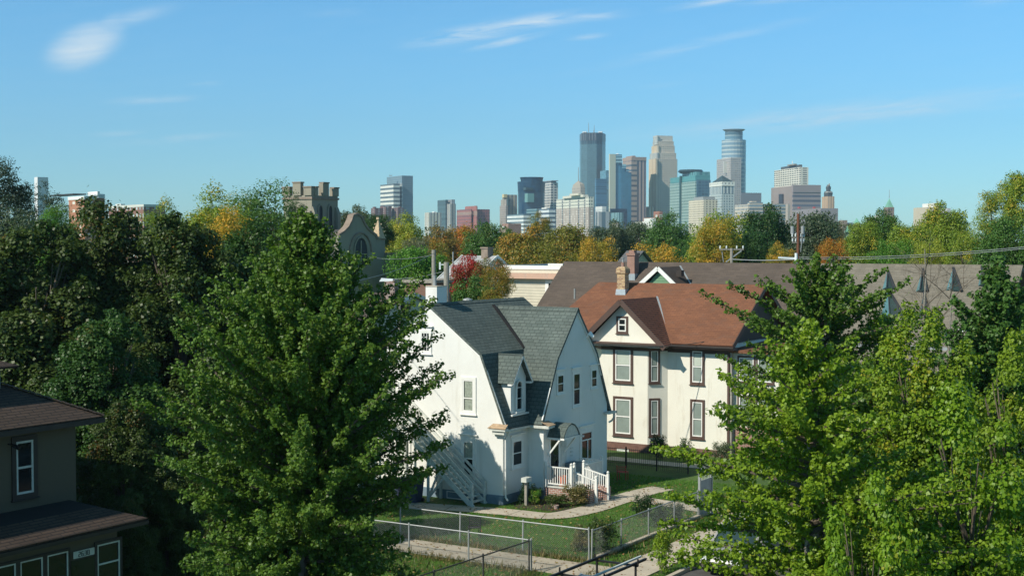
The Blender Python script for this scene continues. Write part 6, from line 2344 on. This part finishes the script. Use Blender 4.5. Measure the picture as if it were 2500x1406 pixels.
# ---------------------------------------------------------------- ginkgos, grown limb by limb
def ginkgo(name, label, px, D, H, prof, nl, seed, key, leaf=.085, zlow=1.6, shoot=.75, fill=1.0, tuft=5, group='ginkgo trees by the street', trunk_r=.15, mix=(.62, 1.06), elev=(8, 62), lean=(0, 0)):
    rd = random.Random(seed)
    g = np.random.default_rng(seed)
    root = thing(name, label, 'tree', at(px, D), 0, group)

    def Rz(z):
        for (z1, r1), (z0, r0) in zip(prof[:-1], prof[1:]):
            if z0 <= z <= z1:
                return r0 + (r1 - r0) * (z - z0) / (z1 - z0)
        return prof[-1][1] if z < prof[-1][0] else .05
    mb = MB()
    tp = [Vector((lean[0] * i / 12 + .03 * math.sin(i), lean[1] * i / 12 + .03 * math.cos(i * 1.7), H * .97 * i / 12)) for i in range(13)]
    mb.path(tp, trunk_r, .012, 8)
    o = mb.build('trunk', M['pale_bark'], root)
    wood = MB()
    cen, axd, rad = [], [], []
    for i in range(nl):
        k = (i + .5) / nl
        z0 = zlow + (H * .93 - zlow) * (k ** .9) + rd.uniform(-.2, .2)
        a = i * 2.39996 + rd.uniform(-.35, .35)
        e = R(elev[0] + (elev[1] - elev[0]) * k ** 1.3 + rd.uniform(-9, 9))
        L = 1.0
        for _ in range(14):
            L = .5 * L + .5 * Rz(min(z0 + L * math.sin(e), H)) / max(math.cos(e), .25)
        L *= rd.uniform(*mix)
        L = max(.35, min(L, 5.2))
        f = min(max(z0 / (H * .97), 0), 1) * 12
        j = min(int(f), 11)
        p0 = tp[j].lerp(tp[j + 1], f - j)
        hd = Vector((math.cos(a), math.sin(a), 0))
        pts = []
        ns = 8
        bend = rd.uniform(-.12, .28)
        side = Vector((-hd.y, hd.x, 0)) * rd.uniform(-.2, .2)
        for q in range(ns + 1):
            x = q / ns
            pts.append(p0 + hd * (L * math.cos(e) * x) + side * x * x * L * .5 + Vector((0, 0, L * math.sin(e) * x + bend * L * .35 * (x * x - x * .6))))
        wood.path(pts, .012 + .013 * L, .006, 5)
        # spur shoots
        step = .17 / fill
        m = int(L / step)
        for q in range(m + 1):
            x = .12 + .88 * q / max(m, 1)
            fi = min(int(x * ns), ns - 1)
            p = pts[fi].lerp(pts[fi + 1], x * ns - fi)
            d = (pts[fi + 1] - pts[fi]).normalized()
            sl = shoot * (1.08 - x * .85) * rd.uniform(.35, 1.1) * min(1, L / 2)
            v = Vector((rd.gauss(0, 1), rd.gauss(0, 1), rd.gauss(.25, .8)))
            v = (v - d * v.dot(d)).normalized()
            sdv = (d * .75 + v * .8 + Vector((0, 0, .12))).normalized()
            nt_ = max(1, int(sl / .075))
            for w_ in range(nt_ + 1):
                c = p + sdv * (sl * w_ / nt_)
                cen.append(c[:]); axd.append(sdv[:]); rad.append(.05 + .03 * (1 - w_ / (nt_ + 1)))
            if sl > .45:
                wood.tube(p, p + sdv * sl, .007, .003, 3, cap=False)
    # leader
    for q in range(int(H / .08)):
        z = H * .55 + H * .45 * q / (H / .08)
        f = min(z / (H * .97), 1) * 12
        j = min(int(f), 11)
        cen.append((tp[j].lerp(tp[j + 1], f - j))[:]); axd.append((0, 0, 1)); rad.append(.10)
    wood.build('branch', M['bark'], root)
    cen = np.array(cen); axd = np.array(axd); rad = np.array(rad)
    idx = np.repeat(np.arange(len(cen)), tuft)
    n = len(idx)
    d = unit(g.normal(size=(n, 3)))
    P = cen[idx] + d * rad[idx][:, None] * g.uniform(.6, 1.6, (n, 1))
    Nn = d * .7 + g.normal(size=(n, 3)) * .45 + np.array([0, -.15, .45])
    S = leaf * g.uniform(.65, 1.25, n)
    cl = np.repeat(g.random(len(cen)), tuft)
    T_ = np.clip(.25 * cl + .75 * g.random(n), 0, 1)
    U_ = np.clip(.5 * cl + .5 * g.random(n), 0, 1) * .999
    me = leaf_mesh('crown', P, Nn, S, T_, U_, 'fan')
    link('crown', me, root, mat=LMAT(key))
    print(name, 'leaves', n)
    return root


profL = [(12.95, .05), (12.4, .5), (11.8, 1.05), (11.3, 1.9), (10.9, 2.9), (10.3, 3.4), (9.5, 3.6), (8.5, 3.8), (7.5, 3.8), (6.6, 3.5), (5.6, 3.1), (4.6, 2.9), (3.2, 2.4), (1.5, 1.5)]
ginkgo('ginkgo_tree', 'big dense dark green ginkgo left of centre, in front of the white house', 722, 33.2, 12.95, profL, 330, 3, 'ginkgo', leaf=.080, shoot=.74, fill=1.45, tuft=9, trunk_r=.17, elev=(2, 70), mix=(.70, 1.04), lean=(.3, 0))
profR = [(10.6, .05), (10.1, .7), (9.5, 1.4), (8.8, 2.7), (8.0, 2.6), (7.2, 3.2), (6.2, 3.85), (5.0, 3.8), (4.0, 3.4), (2.6, 2.6), (1, 2)]
ginkgo('ginkgo_tree', 'sunlit bright green ginkgo right of centre with long spiky limbs', 1975, 29.5, 10.6, profR, 118, 21, 'ginkgoright', leaf=.082, shoot=.6, fill=1.45, tuft=9, trunk_r=.10, elev=(-4, 44), mix=(.5, 1.15), zlow=2.4)
profQ = [(11.85, .05), (11.5, .4), (11.0, 1.6), (10.4, 3.6), (9.6, 3.7), (8.6, 3.3), (7.4, 3.3), (6, 3.3), (4.5, 3.0), (3, 2.4), (1.5, 1.5)]
ginkgo('ginkgo_tree', 'darker spiky ginkgo rising behind the sunlit one, its tip just above the long roof', 1995, 46.0, 11.85, profQ, 150, 5, 'ginkgo', leaf=.115, shoot=.6, fill=1.1, tuft=6, trunk_r=.14, elev=(2, 38), mix=(.45, 1.15))
profS = [(11.6, .05), (11.0, .5), (10.2, 1.3), (9.0, 2.1), (7.5, 2.7), (6, 3.0), (4, 3.0), (2, 2.2), (1, 1.5)]
ginkgo('ginkgo_tree', 'darker feathery green ginkgo at the right edge behind the street lamp', 2440, 50.0, 11.7, profS, 170, 33, 'green', leaf=.13, shoot=.85, fill=1.1, tuft=6, trunk_r=.13, elev=(10, 62))

CN = [crown_mesh('crown', 501 + i, nb=130, per=800, leaf=.038, br=(.13, .26), rr=(.30, .95), shape='star', stray=.08, asp=1.8, q=.997) for i in range(2)]
RG = 'leafy trees at the lower right'
big('yellow-green leafy tree in front of the grey hall, right of the sunlit ginkgo', 2255, 765, 170, 41, 'locustyellow', CN[0], 1.5, 'street_tree', .5, group=RG)
big('golden-tipped leafy tree at the right edge of the photo', 2465, 830, 150, 37, 'locustyellow', CN[1], 1.2, 'street_tree', 2.5, group=RG)
big('green leafy tree at the lower right, nearest the camera', 2370, 965, 210, 31, 'locust', CN[1], .2, 'street_tree', 4.4, group=RG)
big('green leafy tree behind the right side of the sunlit ginkgo', 2120, 770, 105, 46, 'locust', CN[1], 1.5, 'street_tree', 1.4, group=RG)
big('yellow-green tree hiding the lower wall of the grey hall', 2215, 780, 125, 54, 'locust', CN[0], .5, 'street_tree', 5.1, group=RG)
big('dense green tree low in the bottom right corner', 2120, 1190, 170, 27, 'locust', CN[0], -1.0, 'street_tree', 3.0, group=RG)


# leafless tree before the grey hall
def bare(label, px, ptop, D, seed, n=16):
    rd = random.Random(seed)
    root = thing('bare_tree', label, 'tree', at(px, D), 0, 'leafless trees')
    H = zat(ptop, D)
    mb = MB().path([Vector((.05 * math.sin(i * 2), 0, H * i / 8)) for i in range(9)], .15, .02, 7)
    mb.build('trunk', M['pale_bark'], root)
    mb = MB()

    def grow(p, d, L, r, lev):
        q = p + d * L
        m_ = p.lerp(q, .5) + Vector((rd.uniform(-.05, .05), rd.uniform(-.05, .05), .03)) * L
        mb.path([p, m_, q], r, r * .5, 4)
        if lev < 3:
            for _ in range(3):
                dd = (d + Vector((rd.gauss(0, .5), rd.gauss(0, .5), rd.gauss(.15, .35)))).normalized()
                grow(p.lerp(q, rd.uniform(.35, .95)), dd, L * rd.uniform(.45, .7), r * .5, lev + 1)
    for i in range(n):
        z = H * rd.uniform(.35, .95)
        a = i * 2.4
        grow(Vector((0, 0, z)), Vector((math.cos(a), math.sin(a), .8)).normalized(), H * .16, .024, 0)
    mb.build('branch', M['bark'], root)
    return root


bare('thin leafless tree with a pale trunk in front of the triangular dormers', 2258, 608, 66, 4)
bare('leafless spreading shrub-like tree right of the pale-trunked one', 2320, 690, 60, 9, 20)

# ---------------------------------------------------------------- shrubs and plants
CS_ = [crown_mesh('crown', 601 + i, nb=26, per=190, leaf=.11, br=(.22, .42), rr=(.3, .9), stray=.25) for i in range(3)]


def shrub(label, px, py, hw, h, key='shrub', i=0, z0=0, group='garden shrubs', name='shrub', pos=None):
    p = ground(px, py) if pos is None else W(*pos)
    root = thing(name, label, 'shrub', (p.x, p.y, 0), 0, group)
    D = p.y
    rx = hw * D / F
    link('foliage', CS_[i % 3], root, (0, 0, z0), (rx * .95, rx * .95, h / 2), i * 1.3, LMAT(key))
    mb = MB()
    for k in range(5):
        a = k * 1.26
        mb.tube((0, 0, 0), (math.cos(a) * rx * .5, math.sin(a) * rx * .5, h * .7), .015, .006, 4)
    mb.build('stem', M['bark'], root)
    return root


shrub('leafy green shrub against the bent corner post of the wire fence', 1465, 1350, 44, 1.35, 'shrub', 0)
shrub('green shrub pressed into the wire mesh left of the bent post', 1418, 1345, 30, 1.05, 'weed', 1)
shrub('rose bush in front of the brick porch', 1392, 1244, 40, .95, 'weed', 2, pos=(2.9, 1.55))
shrub('low shrub at the foot of the brick porch, left of the rose bush', 1345, 1240, 34, .55, 'shrub', 0, pos=(2.2, .9))
shrub('dark leafy plant at the house corner by the white meter box', 1250, 1222, 28, 1.0, 'shrubdark', 1, pos=(.75, .9))
shrub('bright green plant between the meter box and the rose bush', 1275, 1225, 16, .7, 'bright', 2, pos=(1.25, .75))
shrub('small plant in the corner of the white house wall', 1310, 1205, 18, .6, 'shrubdark', 0, pos=(.7, 1.75))
shrub('thin spiky shrub on the lawn beside the path fork', 1570, 1262, 28, .95, 'shrubdark', 2)
shrub('dark shrub inside the kerbed wire fence', 1612, 1285, 30, 1.0, 'shrubdark', 1)
shrub('dark bush against the bay of the cream house', 1604, 1120, 24, 1.3, 'shrubdark', 0)
shrub('grey-green bush under the right window of the cream house', 1672, 1118, 24, 1.1, 'greygreen', 1)
shrub('shrub in front of the brick base of the sun porch', 1762, 1125, 28, 1.0, 'greygreen', 2)
shrub('shrub near the corner of the grey gate', 1650, 1275, 22, .8, 'shrubdark', 2)
shrub('young leafy sapling on the verge beside the pickup', 1615, 1400, 28, 1.6, 'ginkgoright', 0)

# flowers, pots
for i, (t_, s_, lab) in enumerate(((2.35, .55, 'terracotta pot left of the rose bush'), (2.6, .35, 'terracotta pot nearest the path'))):
    pr_ = sthing('flower_pot', lab, 'pot', t_, s_, 'pots by the porch')
    MB().lathe((t_, s_, 0), [(0, 0), (.08, 0), (.12, .18), (.13, .2), (.1, .2), (.09, .1)], 10).build('pot', M['porch_brick'], pr_)

# ---------------------------------------------------------------- grass and weeds
n = 230000
t_ = rng.uniform(-7, 12.3, n); s_ = rng.uniform(-22, 10.5, n)
keep = np.ones(n, bool)
keep &= ~((s_ > -10.2) & (s_ < -8.2) & (t_ < 10.1))
keep &= ~((t_ > 10.0) & (t_ < 11.75))
keep &= ~((t_ < .1) & (s_ > -1.3))
keep &= ~((t_ < .9) & (s_ > 2.1) & (s_ < 8.6))
keep &= ~((t_ < 3.4) & (t_ > .8) & (s_ > 2.2) & (s_ < 5.5))
keep &= ~((t_ > .1) & (t_ < 3.2) & (s_ > -.3) & (s_ < 2.1) & (rng.random(n) < .6))
keep &= ~((t_ > 12.4))
for pl, wd in ((smooth([stg(*p) for p in ((900, 1222), (1010, 1234), (1140, 1243), (1240, 1251), (1345, 1260), (1430, 1246), (1500, 1224), (1556, 1206), (1618, 1192))]), .66),
               (smooth([stg(*p) for p in ((1528, 1214), (1600, 1226), (1690, 1240), (1800, 1258))]), .62)):
    q = np.array([(p[0], p[1]) for p in pl])
    dm_ = np.full(n, 9.0)
    for i in range(len(q) - 1):
        a, b_ = q[i], q[i + 1]
        ab = b_ - a
        k = np.clip(((t_ - a[0]) * ab[0] + (s_ - a[1]) * ab[1]) / (ab @ ab), 0, 1)
        dm_ = np.minimum(dm_, np.hypot(t_ - a[0] - k * ab[0], s_ - a[1] - k * ab[1]))
    keep &= dm_ > wd
t_, s_ = t_[keep], s_[keep]
n = len(t_)
P = np.zeros((n, 3))
P[:, 0] = A0.x + V.x * t_ + U.x * s_
P[:, 1] = A0.y + V.y * t_ + U.y * s_
patch = .5 + .5 * np.sin(t_ * 1.3 + np.sin(s_ * .9) * 2) * np.cos(s_ * 1.1 + t_ * .4)


def blades(name, P, hgt, key, label):
    n = len(P)
    an = rng.uniform(0, 6.283, n)
    d = np.stack([np.cos(an), np.sin(an), np.zeros(n)], 1)
    lean = rng.normal(size=(n, 3)) * .35
    lean[:, 2] = 1
    upv = unit(lean) * hgt[:, None]
    w = hgt * .22 + .008
    v = np.empty((n, 3, 3), np.float32)
    v[:, 0] = P - d * w[:, None] / 2; v[:, 1] = P + d * w[:, None] / 2; v[:, 2] = P + upv
    me = bpy.data.meshes.new(name)
    me.vertices.add(n * 3); me.loops.add(n * 3); me.polygons.add(n)
    me.vertices.foreach_set('co', v.ravel())
    me.loops.foreach_set('vertex_index', np.arange(n * 3, dtype=np.int32))
    me.polygons.foreach_set('loop_start', np.arange(0, n * 3, 3, dtype=np.int32))
    me.update(calc_edges=True)
    for nm in ('tint', 'turn'):
        at_ = me.attributes.new(nm, 'FLOAT', 'POINT')
        at_.data.foreach_set('value', np.repeat(rng.random(n), 3).astype(np.float32))
    me.materials.append(LMAT(key))
    o = bpy.data.objects.new(name, me)
    COL.objects.link(o)
    return tag(o, label, 'grass', kind='stuff')


LM['lawn'] = leafmat('leaf_lawn', (.058, .165, .016), (.125, .28, .03), (.16, .15, .05), .08, .3)
LM['drygrass'] = leafmat('leaf_drygrass', (.08, .10, .03), (.17, .16, .06), (.26, .2, .1), .3, .2)
blades('lawn_grass', P, rng.uniform(.03, .075, n) * (1 + .5 * patch), 'lawn', 'short green lawn grass around the white house and behind the wire fences')
# fallen leaves
k_ = 5200
lt, ls = rng.uniform(-4, 12, k_), rng.uniform(-20, 9, k_)
PF = np.zeros((k_, 3)); PF[:, 0] = A0.x + V.x * lt + U.x * ls; PF[:, 1] = A0.y + V.y * lt + U.y * ls; PF[:, 2] = .055
ok = ~((lt < 1) & (ls > -.3) & (ls < 8.6)) & ~((lt < 3.5) & (ls > 2.1) & (ls < 5.5))
PF = PF[ok]; k_ = len(PF)
me = leaf_mesh('fallen_leaves', PF, rng.normal(size=(k_, 3)) * .3 + np.array([0, 0, 1]), rng.uniform(.05, .11, k_), rng.random(k_), rng.random(k_), 'fan')
LM['litter'] = leafmat('leaf_litter', (.18, .12, .04), (.34, .26, .08), (.22, .10, .03), .4, 0)
me.materials.append(LM['litter'])
o = bpy.data.objects.new('fallen_leaves', me); COL.objects.link(o)
tag(o, 'yellow and brown fallen leaves scattered over the lawn and the paths', 'leaf litter', kind='stuff')
# unmown strips under the fences
Q = []
for (ta, sa, tb, sb, k, wd) in ((-.4, -8.0, 8.75, -7.85, 5000, .18), (-2, -10.5, 7.8, -10.4, 4500, .18), (7.8, -10.5, 7.4, -18, 2500, .25), (-3, -12, 7.6, -11.6, 1200, .8), (8.8, -7.6, 8.8, 1.8, 2500, .15), (9.9, -22, 9.9, 4, 3000, .2)):
    k_ = rng.random(k)
    tt = ta + (tb - ta) * k_ + rng.normal(size=k) * wd; ss = sa + (sb - sa) * k_ + rng.normal(size=k) * wd
    q = np.zeros((k, 3)); q[:, 0] = A0.x + V.x * tt + U.x * ss; q[:, 1] = A0.y + V.y * tt + U.y * ss
    Q.append(q)
Q = np.concatenate(Q)
blades('tall_grass', Q, rng.gamma(2.0, .035, len(Q)) + .03, 'drygrass', 'taller dry grass and weeds along the feet of the wire fences')

# ---------------------------------------------------------------- far-off wood reaching to downtown
g = np.random.default_rng(77)
Ps, Ns, Ts, Us = [], [], [], []
for i in range(520):
    D = 260 + 1500 * g.random() ** 1.3
    px = g.uniform(-150, 2650)
    x = (px - 1250) / F * D
    r = g.uniform(4, 7)
    hgt = g.uniform(9.5, 14.0) + (2 if g.random() < .2 else 0)
    if 1150 < px < 2150:
        hgt = min(hgt, 13.0 + D * .003)
    k = 420
    d = unit(g.normal(size=(k, 3))); d[:, 2] = abs(d[:, 2])
    lump = 1 + .3 * np.sin(d[:, 0:1] * 5 + i) * np.cos(d[:, 1:2] * 6 + i * 2)
    p = np.array([x, D, hgt - r * .8]) + d * np.array([r, r, r * .8]) * lump * (1 - .35 * g.random((k, 1)))
    Ps.append(p); Ns.append(d + g.normal(size=(k, 3)) * .5)
    Ts.append(np.full(k, g.random()) * .6 + g.random(k) * .4); Us.append(np.full(k, g.random()) * .9 + g.random(k) * .1)
P = np.concatenate(Ps)
me = leaf_mesh('far_wood', P, np.concatenate(Ns), g.uniform(.75, 1.25, len(P)) * np.maximum(P[:, 1] / 900, .36), np.concatenate(Ts), np.concatenate(Us), 'star')
LM['far'] = leafmat('leaf_far', (.035, .07, .02), (.11, .15, .035), (.19, .13, .03), .25, .15)
me.materials.append(LM['far'])
o = bpy.data.objects.new('far_wood', me)
COL.objects.link(o)
tag(o, 'far-off wood of mixed green and rust trees stretching to downtown', 'wood', kind='stuff')

# ---------------------------------------------------------------- the air
if HAZE > 0:
    m = bpy.data.materials.new('haze_air')
    m.use_nodes = True
    t = m.node_tree
    t.nodes.clear()
    out = nd(t, 'ShaderNodeOutputMaterial')
    pv = nd(t, 'ShaderNodeVolumePrincipled')
    pv.inputs['Color'].default_value = (.62, .80, .95, 1)
    pv.inputs['Density'].default_value = HAZE
    pv.inputs['Anisotropy'].default_value = .2
    lk(t, pv.outputs[0], out.inputs['Volume'])
    hz = MB().box(-1500, -80, -1.5, 1700, 3300, 300).build('haze', m)
    tag(hz, 'thin blue air between the houses and downtown', 'haze', kind='stuff')
